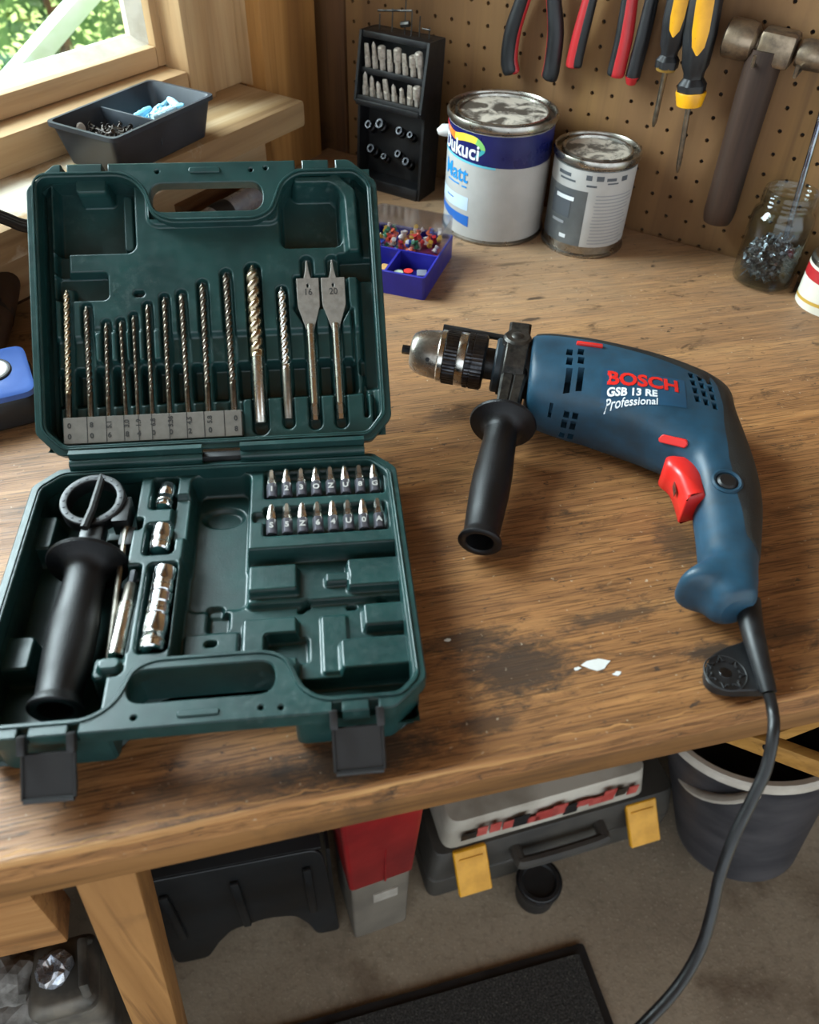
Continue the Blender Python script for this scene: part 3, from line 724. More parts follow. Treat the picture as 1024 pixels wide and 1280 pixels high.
drill_bit('masonry_bit', 'slimmer steel masonry drill bit beside the two spade bits', 0.094, 0.0030, 0.0031, 0.036, 5.2, M_STEEL, M_DSTEEL, M_LIDW @ T(172 * mm, 20 * mm, -0.0095) @ RX, 'bits on the right of the lid')
def spade(u, wd, num):
    t = thing('spade_bit', ('left' if num == '16' else 'right') + '-hand flat steel spade bit stamped %s in the green case lid' % num, 'drill bit', M_LIDW @ T(u * mm, 18 * mm, -0.0095), 'bits on the right of the lid')
    h = wd / 2
    MB().tube([(0, 0, 0), (0, 0.012, 0)], 0.0031, 6).build('hex_shank', M_STEEL, t, angle=20)
    MB().tube([(0, 0.012, 0), (0, 0.070, 0)], 0.0028, 14).build('shaft', M_STEEL, t)
    o = [(-2.6, 66), (2.6, 66), (4.5, 72), (h * .96, 83), (h, 86), (h, 104), (2.6, 104), (1.2, 110), (0.5, 117), (-0.5, 117), (-1.2, 110), (-2.6, 104), (-h, 104), (-h, 86), (-h * .96, 83), (-4.5, 72)]
    hl = [(0.9 * math.cos(k * math.pi / 4), 98.5 + 1.7 * math.sin(k * math.pi / 4)) for k in range(8)]
    b = MB().prism(scl(o), -0.0012, 0.0012, [scl(hl)], ch=0.0003).build('blade', pm('spade_steel', '#9a968f', '#827d76', 200, 0.42, 0.55), t, smooth=False)
    tx = text_bm(num, 0.0066, 0.00008, 0.0001); warp(tx, lambda p: (p.x * 0.95, p.y + 0.0935, p.z + 0.00125)); tx.build('stamped_number', M_MARK, b, smooth=False)
spade(191, 16.0, '16'); spade(209.3, 17.0, '20')

# ------------------------------------------------------------------ sixteen screwdriver bits in two rows
def screw_bit(label, M, kind, mark, group):
    t = thing('screwdriver_bit', label, 'screwdriver bit', M, group)
    MB().tube([(0, 0, 0), (0, 0.0105, 0)], 0.0037, 6).build('hex_shank', pm('bit_shank_steel', '#64626a', '#4b4a50', 200, 0.4, 0.6), t, bevel=0.0003, angle=20)
    s = MB(); RXp = Matrix.Rotation(-math.pi / 2, 4, 'X')
    s.lathe([(0, 0.0100), (0.0031, 0.0100), (0.0033, 0.0120), (0.0028, 0.0150), (0.0024, 0.0195), (0.0013, 0.0222), (0, 0.0228)], 10 if kind else 6, RXp)
    s.build('tip', M_STEEL, t)
    tx = text_bm(mark, 0.0058, 0.00008, 0.0002); warp(tx, lambda p: (p.x, 0.0055 + p.y * 0.9, 0.00325 + p.z)); tx.build('size_mark', pm('light_stamp', '#b9b7b3', '#a5a39e', 60, 0.5), t, smooth=False)
marks = [['1', '2', '3', 'O', 'Z', 'U', '8', 'G'], ['S', '5', 'Z', '6', '4', 'U', '0', 'A']]
for row, v0 in ((0, 174.0), (1, 139.5)):
    for k in range(8):
        u = 158.8 + k * 10.05 + row * 0.2; lab = '%s steel screwdriver bit from the left in the %s row of the tray' % (ORD[k], 'back' if row == 0 else 'front')
        screw_bit(lab, M_BASEW @ T(u * mm, v0 * mm, -0.0085) @ Matrix.Rotation(R(17), 4, 'X'), (k + row) % 2, marks[row][k], 'screwdriver bits in the base tray')
# ------------------------------------------------------------------ sockets and bit extension
def socket(label, M, L, r, big=None):
    t = thing('socket', label, 'socket', M, 'sockets in the base tray'); Rp = Matrix.Rotation(-math.pi / 2, 4, 'X'); rb = big or r
    prof = [(0.0, 0.0), (r * .55, 0.0), (r * .85, 0.0), (r, 0.0008), (r, L * .40), (r * .93, L * .43), (r * .93, L * .50), (rb, L * .54), (rb, L - .0008), (rb * .9, L), (rb * .66, L), (rb * .62, L * .7), (0, L * .7)]
    MB().lathe(prof, 24, Rp).build('sleeve', M_CHROME, t)
    MB().lathe([(r * 1.005, L * .20), (r * 1.03, L * .22), (r * 1.03, L * .26), (r * 1.005, L * .28)], 24, Rp).build('ring', M_STEEL, t)
socket('small chrome socket at the back of the green tray', M_BASEW @ T(86.5 * mm, 171 * mm, -0.0090) @ rotz(R(-4)), 0.021, 0.0056)
socket('second small chrome socket, between the back one and the row of three', M_BASEW @ T(88 * mm, 131 * mm, -0.0090) @ rotz(R(-2)), 0.021, 0.0066)
socket('chrome socket furthest back in the row of three', M_BASEW @ T(93.2 * mm, 95 * mm, -0.0085) @ rotz(R(-2)), 0.020, 0.0070)
socket('chrome socket in the middle of the row of three', M_BASEW @ T(92.6 * mm, 78 * mm, -0.0085) @ rotz(R(-3)), 0.0165, 0.0068, 0.0072)
socket('longest chrome socket, at the front of the row of three', M_BASEW @ T(92.0 * mm, 53.5 * mm, -0.0085) @ rotz(R(-2)), 0.024, 0.0072)
t = thing('bit_extension', 'slim stepped steel bit extension beside the chrome sockets', 'bit extension', M_BASEW @ T(72.0 * mm, 53 * mm, -0.0095) @ rotz(R(-2)))
Rp = Matrix.Rotation(-math.pi / 2, 4, 'X')
MB().lathe([(0, 0), (.0044, 0), (.0046, .001), (.0046, .036), (.0042, .038), (0, .038)], 18, Rp).build('sleeve', M_STEEL, t)
MB().lathe([(0, .037), (.0036, .037), (.0036, .052), (.0030, .053), (0, .053)], 18, Rp).build('collar', M_DSTEEL, t)
MB().tube([(0, .052, 0), (0, .063, 0)], .0026, 6).build('hex_end', M_DARKST, t)

# ------------------------------------------------------------------ auxiliary handles (one in the case, one on the drill share these parts)
def grip_profile(L):    # along +z from the flange; metres
    return [(0, 0), (0.0105, 0), (0.0110, -0.001), (0.0245, 0.0000), (0.0252, 0.0012), (0.0245, 0.0028), (0.0175, 0.0052), (0.0132, 0.0085), (0.0122, 0.013), (0.0128, 0.03), (0.0140, L * .45), (0.0140, L * .62), (0.0130, L * .80), (0.0122, L * .92), (0.0128, L - .006), (0.0146, L - .003), (0.0150, L - .001), (0.0138, L), (0.0108, L), (0.0095, L - .0012), (0.0092, L - .016), (0, L - .016)]
ag = thing('auxiliary_handle', 'black auxiliary handle with ring clamp lying in the green case', 'handle', M_BASEW @ T(43 * mm, 172 * mm, -0.004))
ga, gb = Vector((2.5, -46, -5)) * mm, Vector((2.0 - 1.0, -150, -9)) * mm
dv = (gb - ga); Lg = dv.length; Mg = Matrix.Translation(ga) @ dv.to_track_quat('Z', 'Y').to_matrix().to_4x4()
MB().lathe(grip_profile(Lg), 40, Mg).build('grip', M_RUBBER, ag, angle=45)
ring = MB(); Mr = T(0, 0, 0.003) @ Matrix.Rotation(R(8), 4, 'X')
ring.lathe([(.0155, -.007), (.0205, -.007), (.0210, -.006), (.0210, .003), (.0203, .004), (.0160, .004), (.0155, .003)], 48, Mr, close=True)
ring.box((0.019, -0.008, -0.003), (0.010, 0.022, 0.013)); rg = ring.build('ring_clamp', M_BLK, ag, bevel=0.0003)
st = MB()
for k in range(20):
    a = k * math.pi / 10; st.box((0.0181 * math.cos(a), 0.0181 * math.sin(a), 0.0041), (0.0012, 0.0012, 0.0006), Mr)
st.build('ring_notches', M_DARKST, rg, smooth=False)
nk = MB(); nk.box((0.002, -0.0305, -0.004), (0.015, 0.030, 0.011)); nk.build('clamp_neck', M_BLK, ag, bevel=0.002)
lv = MB(); lv.tube([(-.001, -.026, .0055), (.002, -.012, .0075), (.004, .012, .009), (.003, .021, .007)], [.0028, .0026, .0026, .0022], 8); lv.build('clamp_lever', M_BLKM, ag)
rd = MB(); rd.tube([(0.022, -0.014, -0.003), (0.022, -0.062, -0.008), (0.0215, -0.118, -0.017)], 0.0021, 10); rd.build('depth_rod', M_DSTEEL, ag)
bk = MB(); bk.box((0.0235, -0.026, -0.010), (0.010, 0.016, 0.014)); bk.build('rod_clamp', M_BLKM, ag, bevel=0.0015)
# ------------------------------------------------------------------ power drill lying on its side (x along the spindle, y towards its top, z up from the bench; mm)
M_DRILL = frame(Vector((-0.00794, 0.56406, BH)), Vector((math.cos(R(-6.5)), math.sin(R(-6.5)), 0)), Vector((-math.sin(R(-6.5)), math.cos(R(-6.5)), 0)), Vector((0, 0, 1)))
drill = thing('power_drill', 'blue corded impact drill with red trigger and black side handle on the bench', 'drill', M_DRILL)
def drill_blue():
    t = NT('drill_blue_plastic'); v = t.mapping(); a = t.noise(v, 26, 6, 0.6); b = t.noise(v, 140, 4, 0.6)
    c = t.ramp(a, [(0.35, lin('#173546')), (0.62, lin('#1f475d'))]); c = t.mix(t.gray(b, 0.5, 0.75, 0, 0.30), c, lin('#30383c'))
    d = t.noise(t.mapping((9, 26, 20), loc=(1.3, .4, 0)), 1.0, 5, 0.6); c = t.mix(t.gray(d, 0.48, 0.66, 0, 0.55), c, lin('#1c2022'))
    t.color(c); t.set(rough=t.gray(a, 0.3, 0.7, 0.40, 0.52), spec=0.45); t.bump(t.noise(v, 1500, 2), 0.2, 0.0003); return t.m
M_BLUE = drill_blue()
M_GRIP = pm('dark_rubber_overmould', '#131517', '#1e1f1d', 30, 0.55, bump=0.7, bscale=1100, bdist=0.0007)
P = [  # outer xy, inner xy, half thickness, z centre, exponent
    ((101, 6), (101, -58), 27, 38, 2.2), ((103.5, 11), (103.5, -64), 31, 37.5, 2.3), ((115, 12), (115, -67), 33, 37, 2.5), ((135, 9.5), (133, -71), 34, 36.5, 2.8), ((155, 7), (152, -75), 34, 36, 3.0), ((190, 1), (183, -87), 34, 35, 3.0),
    ((220, -6), (201, -97), 32.5, 34, 2.9), ((243, -14), (212, -105), 30.5, 33, 2.7), ((256, -25), (218, -112), 28, 32, 2.5), ((259, -46), (221, -121), 26, 30, 2.4),
    ((264, -74), (221.5, -132), 23.5, 28, 2.3), ((267.5, -104), (221, -146), 21.5, 26, 2.3), ((266.5, -137), (221, -163), 20, 25, 2.3), ((260.5, -170), (220.5, -181), 19.5, 24.5, 2.3),
    ((256, -190), (219.5, -195), 19.5, 24.5, 2.4), ((254, -199), (209, -206), 20.5, 24.5, 2.6), ((253, -204.5), (203.5, -212.5), 20.5, 24.5, 2.8), ((252.3, -209), (206, -217.5), 20.0, 24.5, 2.8), ((251.5, -213), (216, -220.5), 19.0, 24.5, 2.6), ((250, -221), (224, -228), 17, 24.5, 2.4), ((247.5, -225), (229, -231), 11, 24.5, 2.2)]
def spl(vals, n=6):
    v = [Vector((x, 0, 0)) if not hasattr(x, '__len__') else Vector((x[0], x[1], 0)) for x in vals]; return smooth_path(v, n)
So, Si, St, Sz, Sn = spl([p[0] for p in P]), spl([p[1] for p in P]), spl([p[2] for p in P]), spl([p[3] for p in P]), spl([p[4] for p in P])
NSEC = len(So); SEG = 56
def body_pt(k, th, grow=0.0):
    o, i = So[k], Si[k]; c = (o + i) / 2; h = (o - i) / 2; a = h.length + grow; h = h.normalized(); t = St[k].x + grow; n = Sn[k].x
    ct, s_ = math.cos(th), math.sin(th)
    f = math.copysign(abs(ct) ** (2 / n), ct) * a; z = math.copysign(abs(s_) ** (2 / n), s_) * t
    return Vector((c.x + h.x * f, c.y + h.y * f, Sz[k].x + z)) * mm
hb = MB().loft([[body_pt(k, 2 * math.pi * i / SEG) for i in range(SEG)] for k in range(NSEC)])
body = hb.build('housing', M_BLUE, drill, angle=40)
bvh = BVHTree.FromPolygons([v.co.copy() for v in body.data.vertices], [tuple(p.vertices) for p in body.data.polygons])
def top_z(x, y):
    h = bvh.ray_cast(Vector((x, y, 0.2)), Vector((0, 0, -1))); return h[0].z if h[0] else 0.06
def skin(px, py, xdir=Vector((1, 0, 0))):         # frame on the housing where a feature sits, z along the surface normal
    io = M_DRILL.inverted(); o_ = io @ CAM; h_ = (None,)
    while h_[0] is None:
        d_ = (io.to_3x3() @ ray(px, py)).normalized(); h_ = bvh.ray_cast(o_, d_); py -= 2
    z_ = h_[1]; z_ = z_ if z_.dot(d_) < 0 else -z_; y_ = z_.cross(xdir).normalized(); x_ = y_.cross(z_); return frame(h_[0], x_, y_, z_)
# ventilation slots really cut into the housing
cut = MB()
def slot(x0, y0, x1, y1, wd, deep=0.010):
    a, b = Vector((x0, y0)), Vector((x1, y1)); d = (b - a).normalized(); n = Vector((-d.y, d.x)) * wd / 2; pts = [a - n, b - n, b + n, a + n]
    z = top_z((x0 + x1) / 2 * mm, (y0 + y1) / 2 * mm)
    cut.prism(scl([tuple(p) for p in pts]), z - deep, z + 0.03)
for (x, y0, y1) in ((129.5, -28, -36), (129.5, -39, -47), (129.5, -50, -66), (138, -26, -34), (138, -37, -45), (138, -49, -66)): slot(x, y0, x - 0.8, y1, 4.6)
for px, py, l_ in ((708, 518, .006), (705, 530, .008), (702, 544, .007), (719, 520, .006), (716, 532, .008), (713, 546, .007)): cut.box((0, 0, 0), (.0042, l_, .014), skin(px, py))
cut.box((0, 0, 0), (.0026, .013, .012), skin(688, 513))
for c_, x in enumerate((219.5, 226, 232.5)):
    for r_ in range(4): slot(x + 0.6 * r_, -36 - r_ * 9.0 - c_ * 1.0, x + 1.0 + 0.6 * r_, -42.5 - r_ * 9.0 - c_ * 1.0, 4.2, 0.006)
co = cut.build('cutter', M_BLUE, smooth=False); co.parent = drill
bo = body.modifiers.new('b', 'BOOLEAN'); bo.object = co; bo.operation = 'DIFFERENCE'; bo.solver = 'EXACT'
bpy.context.view_layer.update(); dg = bpy.context.evaluated_depsgraph_get()
nm = bpy.data.meshes.new_from_object(body.evaluated_get(dg)); body.modifiers.clear(); om = body.data; body.data = nm; nm.name = 'housing'
nm.set_sharp_from_angle(angle=R(35))
bpy.data.objects.remove(co)
# rubber overmould over the back of the handle and along the top of the housing
def patch(name, k0, k1, th0, th1, grow, mat, n=20):
    outer_, inner_ = [], []
    ks = range(k0, k1 + 1); m = len(ks)
    for q, k in enumerate(ks):
        u = q / (m - 1); a0, a1 = th0(u), th1(u)
        outer_.append([body_pt(k, a0 + (a1 - a0) * i / n, grow if 0 < i < n and 0 < q < m - 1 else -0.3) for i in range(n + 1)])
    mb = MB().loft(outer_, caps=False, closed=False); return mb.build(name, mat, drill, angle=60)
patch('back_grip', 40, 84, lambda u: -interp([(0, .9), (.12, 1.25), (.5, 1.45), (.9, 1.2), (1, .5)], u), lambda u: interp([(0, .95), (.15, 1.42), (.3, 1.56), (.5, 1.66), (.7, 1.60), (.9, 1.35), (1, .7)], u), 0.8, M_GRIP)
patch('top_pad', 6, 42, lambda u: -0.62, lambda u: interp([(0, 1.05), (.5, 1.16), (1, 1.32)], u), 0.9, M_GRIP)
MB().box((0, 0, 0.0008), (0.020, 0.0035, 0.003)).build('direction_slider', M_RED, drill, skin(737, 432), bevel=0.0008)
# lettering
M_TX = skin(804, 477, Vector((1, -.02, 0)))
def on_skin(mb, dx, dy, lift):
    n_ = -(M_TX.to_3x3() @ Vector((0, 0, 1)))
    def fn(p):
        q_ = M_TX @ Vector((p.x + dx, p.y + dy, .015)); h_ = bvh.ray_cast(q_, n_); c_ = h_[0] if h_[0] else bvh.find_nearest(q_)[0]
        return c_ - n_ * (lift + p.z)
    return warp(mb, fn)
pan = MB(); nxp, nyp = 24, 12; po_ = [(-.029 + .060 * i / nxp, .010 - .030 * j / nyp, 0) for j in range(nyp + 1) for i in range(nxp + 1)]
pan.add(po_, [(j * (nxp + 1) + i, (j + 1) * (nxp + 1) + i, (j + 1) * (nxp + 1) + i + 1, j * (nxp + 1) + i + 1) for j in range(nyp) for i in range(nxp)])
panel = on_skin(pan, 0, 0, .0002).build('name_panel', pm('panel_blue', '#173d55', '#19425c', 40, 0.42), drill)
for nm_, body_, size, dx, dy, mat_, bold, sx_t in (('maker_lettering', 'BOSCH', .0172, 0, 0, M_RED, .0006, .93), ('model_lettering', 'GSB 13 RE', .0080, -.0075, -.0110, M_PAPER, .00025, 1.0), ('grade_lettering', 'Professional', .0072, -.0070, -.0176, M_PAPER, .00005, 1.02)):
    on_skin(text_bm(body_, size, .00012, bold, 1.0, sx_t), dx, dy, .0005).build(nm_, mat_, panel, smooth=False)
# red switch, trigger, lock button
sw = MB(); sw.prism(scl(round_poly([(-9.5, -3), (9, -3.2), (10.5, 0), (9, 3), (-8, 3), (-10.5, -.5)], 1.2, 3)), -0.003, 0.0016, ch=0.0006)
sw.build('mode_switch', M_RED, drill, skin(842, 551, Vector((1, -.08, 0))))
tr = MB(); tp = round_poly([(203, -103), (226, -103), (226.5, -143, 2), (212, -149, 2), (210.5, -132, 8), (208, -120, 6), (200.5, -113, 5)], 4, 4)
tr.prism(scl(tp), 0.0150, 0.0415, ch=0.003, chb=0.003); trig = tr.build('trigger', M_RED, drill, angle=50)
ms = MB(); ms.box((0.2083, -0.128, 0.030), (0.0006, 0.010, 0.005)); ms.build('trigger_mark', M_DSTEEL, trig, smooth=False)
Mb = skin(909, 602)
MB().lathe([(.0078, -.005), (.0098, -.0015), (.0106, .0006), (.0092, .0014), (.0076, .0006), (.0076, -.003)], 28, Mb).build('button_collar', M_BLUE, drill)
MB().lathe([(0, .0022), (.0052, .0018), (.0066, .0006), (.0066, -.004)], 24, Mb).build('lock_button', M_BLK, drill)
# ---- spindle side
ax0, ax1 = Vector((0, -12, 45)) * mm, Vector((105, -17, 39.8)) * mm
Max = Matrix.Translation(ax0) @ (ax1 - ax0).to_track_quat('Z', 'Y').to_matrix().to_4x4()
k = mm
MB().tube([(0, 0, -.001), (0, 0, .012)], .0036, 6, Max).build('chuck_jaw', M_DARKST, drill, angle=20)
MB().lathe([(0, 7 * k), (9 * k, 7 * k), (12 * k, 6.5 * k), (14.5 * k, 8 * k), (16.8 * k, 12 * k), (18.3 * k, 18 * k), (19.3 * k, 26 * k), (19.5 * k, 30 * k), (0, 30 * k)], 40, Max).build('chuck_nose', pm('chuck_steel', '#b0a99f', '#857e74', 120, 0.30, 0.85), drill)
for a in (40, 160, 280):
    MB().cyl(Vector((18.0 * k * math.cos(R(a)), 18.0 * k * math.sin(R(a)), 22 * k)), Vector((19.3 * k * math.cos(R(a)), 19.3 * k * math.sin(R(a)), 22 * k)), .0017, 10, M=Max).build('key_hole', M_BLKM, drill)
MB().lathe([(0, 29 * k), (19.8 * k, 29 * k), (20.8 * k, 30 * k), (20.8 * k, 33.5 * k), (20.2 * k, 34 * k), (0, 34 * k)], 40, Max).build('chuck_ring', M_STEEL, drill)
kn = []
for z, r in ((34, 20.6), (34.4, 21.2), (44, 21.2), (44.4, 20.6)):
    kn.append([Vector(((r + (0.35 if i % 2 else 0)) * k * math.cos(2 * math.pi * i / 96), (r + (0.35 if i % 2 else 0)) * k * math.sin(2 * math.pi * i / 96), z * k)) for i in range(96)])
MB().loft(kn, M=Max).build('knurled_sleeve', M_DARKST, drill, angle=20)
MB().lathe([(0, 44 * k), (20.7 * k, 44 * k), (21.3 * k, 45 * k), (21.3 * k, 50.5 * k), (20.7 * k, 51.2 * k), (0, 51.2 * k)], 40, Max).build('chuck_ring', M_STEEL, drill)
kn = []
for z, r in ((51, 20.8), (51.6, 21.6), (55, 21.6), (55.3, 21.0), (56.2, 21.0), (56.5, 21.7), (65, 21.7), (66.5, 20), (67, 12)):
    kn.append([Vector(((r + (0.3 if i % 2 else 0)) * k * math.cos(2 * math.pi * i / 96), (r + (0.3 if i % 2 else 0)) * k * math.sin(2 * math.pi * i / 96), z * k)) for i in range(96)])
MB().loft(kn, M=Max).build('chuck_body', M_DARKST, drill, angle=20)
MB().lathe([(0, 66 * k), (12.5 * k, 66 * k), (12.5 * k, 78 * k), (0, 78 * k)], 32, Max).build('spindle_neck', M_BLKM, drill)
MB().lathe([(12 * k, 73.5 * k), (20 * k, 73.5 * k), (21.5 * k, 75 * k), (21.5 * k, 79 * k), (12 * k, 79.5 * k)], 36, Max).build('gear_collar', pm('collar_blue_black', '#1c2830', '#23323b', 60, 0.5), drill)
MB().lathe([(12 * k, 79 * k), (23 * k, 79 * k), (23 * k, 104 * k), (12 * k, 104 * k)], 36, Max).build('gear_neck', M_BLKM, drill)
# clamp of the side handle: band around the neck, lug above, stem below
cl = MB(); cl.lathe([(23.2 * k, 81 * k), (27 * k, 81 * k), (28 * k, 82 * k), (28 * k, 97 * k), (27 * k, 98 * k), (23.2 * k, 98 * k)], 40, Max, close=True)
clamp = cl.build('handle_clamp', M_CASTM, drill)
yc = -16
lug = MB(); lug.prism([(82 * k, (yc + 20) * k), (100 * k, (yc + 19) * k), (101 * k, (yc + 44) * k), (83 * k, (yc + 45) * k)], 0.031, 0.056, ch=0.002, chb=0.002); lug.build('clamp_lug', M_CASTM, clamp)
boss = MB(); boss.lathe([(0, .0045), (.0035, .0042), (.0050, .0030), (.0092, .0028), (.0110, .0010), (.0115, -.006)], 28, T(.0895, (yc + 1.5) * k, 0.0665)); boss.build('clamp_boss', M_CASTM, clamp)
stem = MB()
secs = []
for y, hw, ht, z, xc in ((-30, 10, 11, 44, 90.5), (-42, 9.8, 10, 42, 89.5), (-56, 9.0, 9, 39, 88), (-72, 8.6, 8.5, 36, 86.5), (-80, 8.5, 8.5, 34.5, 86)):
    secs.append([Vector((xc + a * hw, y + yc + 14, z + b * ht)) * k for a, b in ((-1, -.8), (-.8, -1), (.8, -1), (1, -.8), (1, .8), (.8, 1), (.12, 1), (0.0, .86), (-.12, 1), (-.8, 1), (-1, .8))])
stem.loft(secs); stem.build('clamp_stem', M_CASTM, clamp, angle=30)
ga, gb = Vector((85.3, -79, 34)) * k, Vector((77.5, -190, 17.5)) * k
dv = gb - ga; Lg = dv.length; Mg = Matrix.Translation(ga) @ dv.to_track_quat('Z', 'Y').to_matrix().to_4x4()
MB().lathe(grip_profile(Lg), 48, Mg).build('side_handle', M_RUBBER, drill, angle=45)
MB().tube([Vector((29, 18, 50)) * k, Vector((104, 12, 47)) * k], .0027, 12).build('depth_rod', M_BLK, drill)
# ---- strain relief, chuck key holder and cord
def DL(px, py, z): return M_DRILL.inverted() @ B(px, py, z)
sr = [DL(934, 752, .022), DL(940, 785, .019), DL(950, 825, .015), DL(961, 866, .010)]
MB().tube(smooth_path(sr, 6), [.0082 - .0036 * i / 18 for i in range(19)], 16).build('strain_relief', M_BLK, drill)
kh = MB(); pts = [DL(*p, .0065) for p in ((937, 797), (925, 806), (905, 812), (888, 822), (880, 838), (881, 853), (892, 863), (915, 867), (962, 866), (952, 835))]
out = round_poly([(p.x, p.y) for p in pts], 0.003, 3)
kh.prism(out, 0.0030, 0.0095, ch=0.0008); key = kh.build('key_holder', M_BLK, drill)
fl = MB(); c0 = DL(907, 841, .0095)
for i in range(7):
    a = i * 2 * math.pi / 7; fl.tube([Vector((c0.x + .0085 * math.cos(a + d) * (1 if d else 1.35) , c0.y + .0085 * math.sin(a + d) * (1 if d else 1.35), .0097)) for d in (-.32, -.15, 0, .15, .32)], .0007, 5)
fl.lathe([(.0118, -.0004), (.0124, .0004), (.0130, -.0004)], 28, T(c0.x, c0.y, .0096)); fl.build('key_rosette', M_BLKM, key)
MB().lathe([(0, .0004), (.0035, .0002), (.0045, -.001)], 16, T(c0.x, c0.y, .0096)).build('key_socket', M_DARKST, key)
iv = M_DRILL.inverted(); cp = [iv @ B(961, 866, .010), iv @ B(966, 888, .0055)]
edge = B(966, 900, .004); dep = (edge - CAM).dot(_f)
for px, py, d in ((967, 915, dep - .004), (958, 960, dep - .004), (940, 1000, dep - .002), (918, 1045, dep), (900, 1095, dep + .004), (890, 1140, dep + .008), (876, 1185, dep + .010), (850, 1230, dep + .008), (815, 1270, dep + .004), (770, 1310, dep), (700, 1345, dep + .02)):
    cp.append(iv @ PD(px, py, d))
MB().tube(smooth_path(cp, 8), .0034, 12).build('cord', M_BLK, drill)
# ------------------------------------------------------------------ paint tins
def wrapc(mb, r, ang, z0, off=0.0003):
    return warp(mb, lambda p: ((r + off + p.z) * math.cos(ang + p.x / r), (r + off + p.z) * math.sin(ang + p.x / r), z0 + p.y))
def sector(r, a0, a1, zlo, zhi, n=40, off=0.0):
    mb = MB(); vs = []
    for i in range(n + 1):
        a = a0 + (a1 - a0) * i / n; u = i / n
        for z in (zlo(u) if callable(zlo) else zlo, zhi(u) if callable(zhi) else zhi): vs.append(((r + off) * math.cos(a), (r + off) * math.sin(a), z))
    mb.add(vs, [(2 * i, 2 * i + 2, 2 * i + 3, 2 * i + 1) for i in range(n)]); return mb
M_TIN = pm('tin_plate', '#a9a49b', '#8b867d', 60, 0.30, 1.0)
def lid_mat(name, a, b, sc):
    t = NT(name); v = t.mapping(); n = t.noise(v, sc, 6, 0.65, 0.5)
    t.color(t.ramp(n, [(0.44, lin(a)), (0.49, lin('#8a8379')), (0.56, lin(b))])); t.set(rough=0.55); t.bump(n, 0.4, 0.001); return t.m
def tin(label, c, r, h, lidm):
    t = thing('paint_tin', label, 'paint tin', place(c), 'paint tins'); rb = r - 0.0022
    MB().lathe([(0, .002), (rb, .002), (rb, h - .008)], 64).build('can_body', M_TIN, t)
    MB().lathe([(rb - .001, 0), (r - .0004, .0), (r, .0012), (r, .0026), (rb, .0038)], 64).build('bottom_rim', M_TIN, t)
    MB().lathe([(rb, h - .0085), (r, h - .0065), (r + .0004, h - .0025), (r - .0006, h), (r - .0022, h), (r - .003, h - .0012), (r - .0034, h - .006), (r - .0075, h - .006), (r - .0085, h - .001), (r - .0100, h - .0004), (r - .0112, h - .0012), (r - .0118, h - .0035)], 64).build('top_rim', M_TIN, t)
    MB().lathe([(r - .0115, h - .0038), (r - .0150, h - .0042), (0, h - .0040)], 64).build('lid', lidm, t)
    return t, rb
C1 = Vector((0.082, 0.880, BH)); C2 = Vector((0.1795, 0.847, BH))
t1, rb = tin('large white and navy paint tin reading Matt against the pegboard', C1, 0.0572, 0.1235, lid_mat('smeared_lid', '#4d463e', '#c2b9ab', 42))
h1 = 0.1235; A0 = R(-95)
MB_ = sector(rb, A0 - R(175), A0 + R(150), 0.0045, h1 - .0095, 72, 0.0002); M_CANL = pm('can_label_paper', '#b4b2ae', '#a9a7a3', 25, .42)
lab1 = MB_.build('label', M_CANL, t1, angle=60)
wav = lambda u: (0.690 + 0.030 * math.cos(u * 5.2 - 0.6) + 0.02 * (u - .5)) * h1
sector(rb, A0 - R(174), A0 + R(149), wav, h1 - .0098, 72, 0.0004).build('navy_band', pm('navy_print', '#141a52', '#181f5c', 40, 0.32), lab1, angle=60)
sector(rb, A0 - R(100), A0 - R(2), lambda u: wav(.23 + .30 * u) - .0022, lambda u: wav(.23 + .30 * u), 40, 0.00045).build('teal_line', pm('teal_print', '#5fb4c9', '#5fb4c9', 40, 0.4), lab1, angle=60)
sector(rb, A0 - R(92), A0 - R(28), lambda u: (.20 - .07 * u) * h1, lambda u: (.245 - .02 * u) * h1, 30, 0.00045).build('blue_stripe', pm('blue_print', '#1f5fae', '#2468ba', 40, 0.4), lab1, angle=60)
sector(rb, A0 - R(88), A0 - R(30), .27 * h1, .385 * h1, 30, 0.00042).build('pale_panel', pm('pale_blue_print', '#c3d6e6', '#bccfe0', 40, 0.45), lab1, angle=60)
for body_, size, a, z, mt, bold, sx in (('Dukuci', .0215, -50, .765, M_PAPER, .0004, .92), ('Matt', .0220, -53, .560, pm('bright_blue_print', '#1f86c8', '#1f86c8', 40, .4), .0004, .95)):
    wrapc(text_bm(body_, size, .00006, bold, 1.0, sx), rb, A0 + R(a), z * h1, .0006).build('lettering', mt, lab1, smooth=False)
for a_, w_, z_, h_, m_ in ((-66, 22, .468, .0016, pm('bright_blue_print', '#1f86c8')), (-40, 7, .462, .0016, pm('bright_blue_print', '#1f86c8')), (-66, 14, .335, .0013, pm('blue_print', '#1f5fae'))):
    sector(rb, A0 + R(a_), A0 + R(a_ + w_), z_ * h1, z_ * h1 + h_, 10, .0006).build('print_line', m_, lab1, smooth=False)
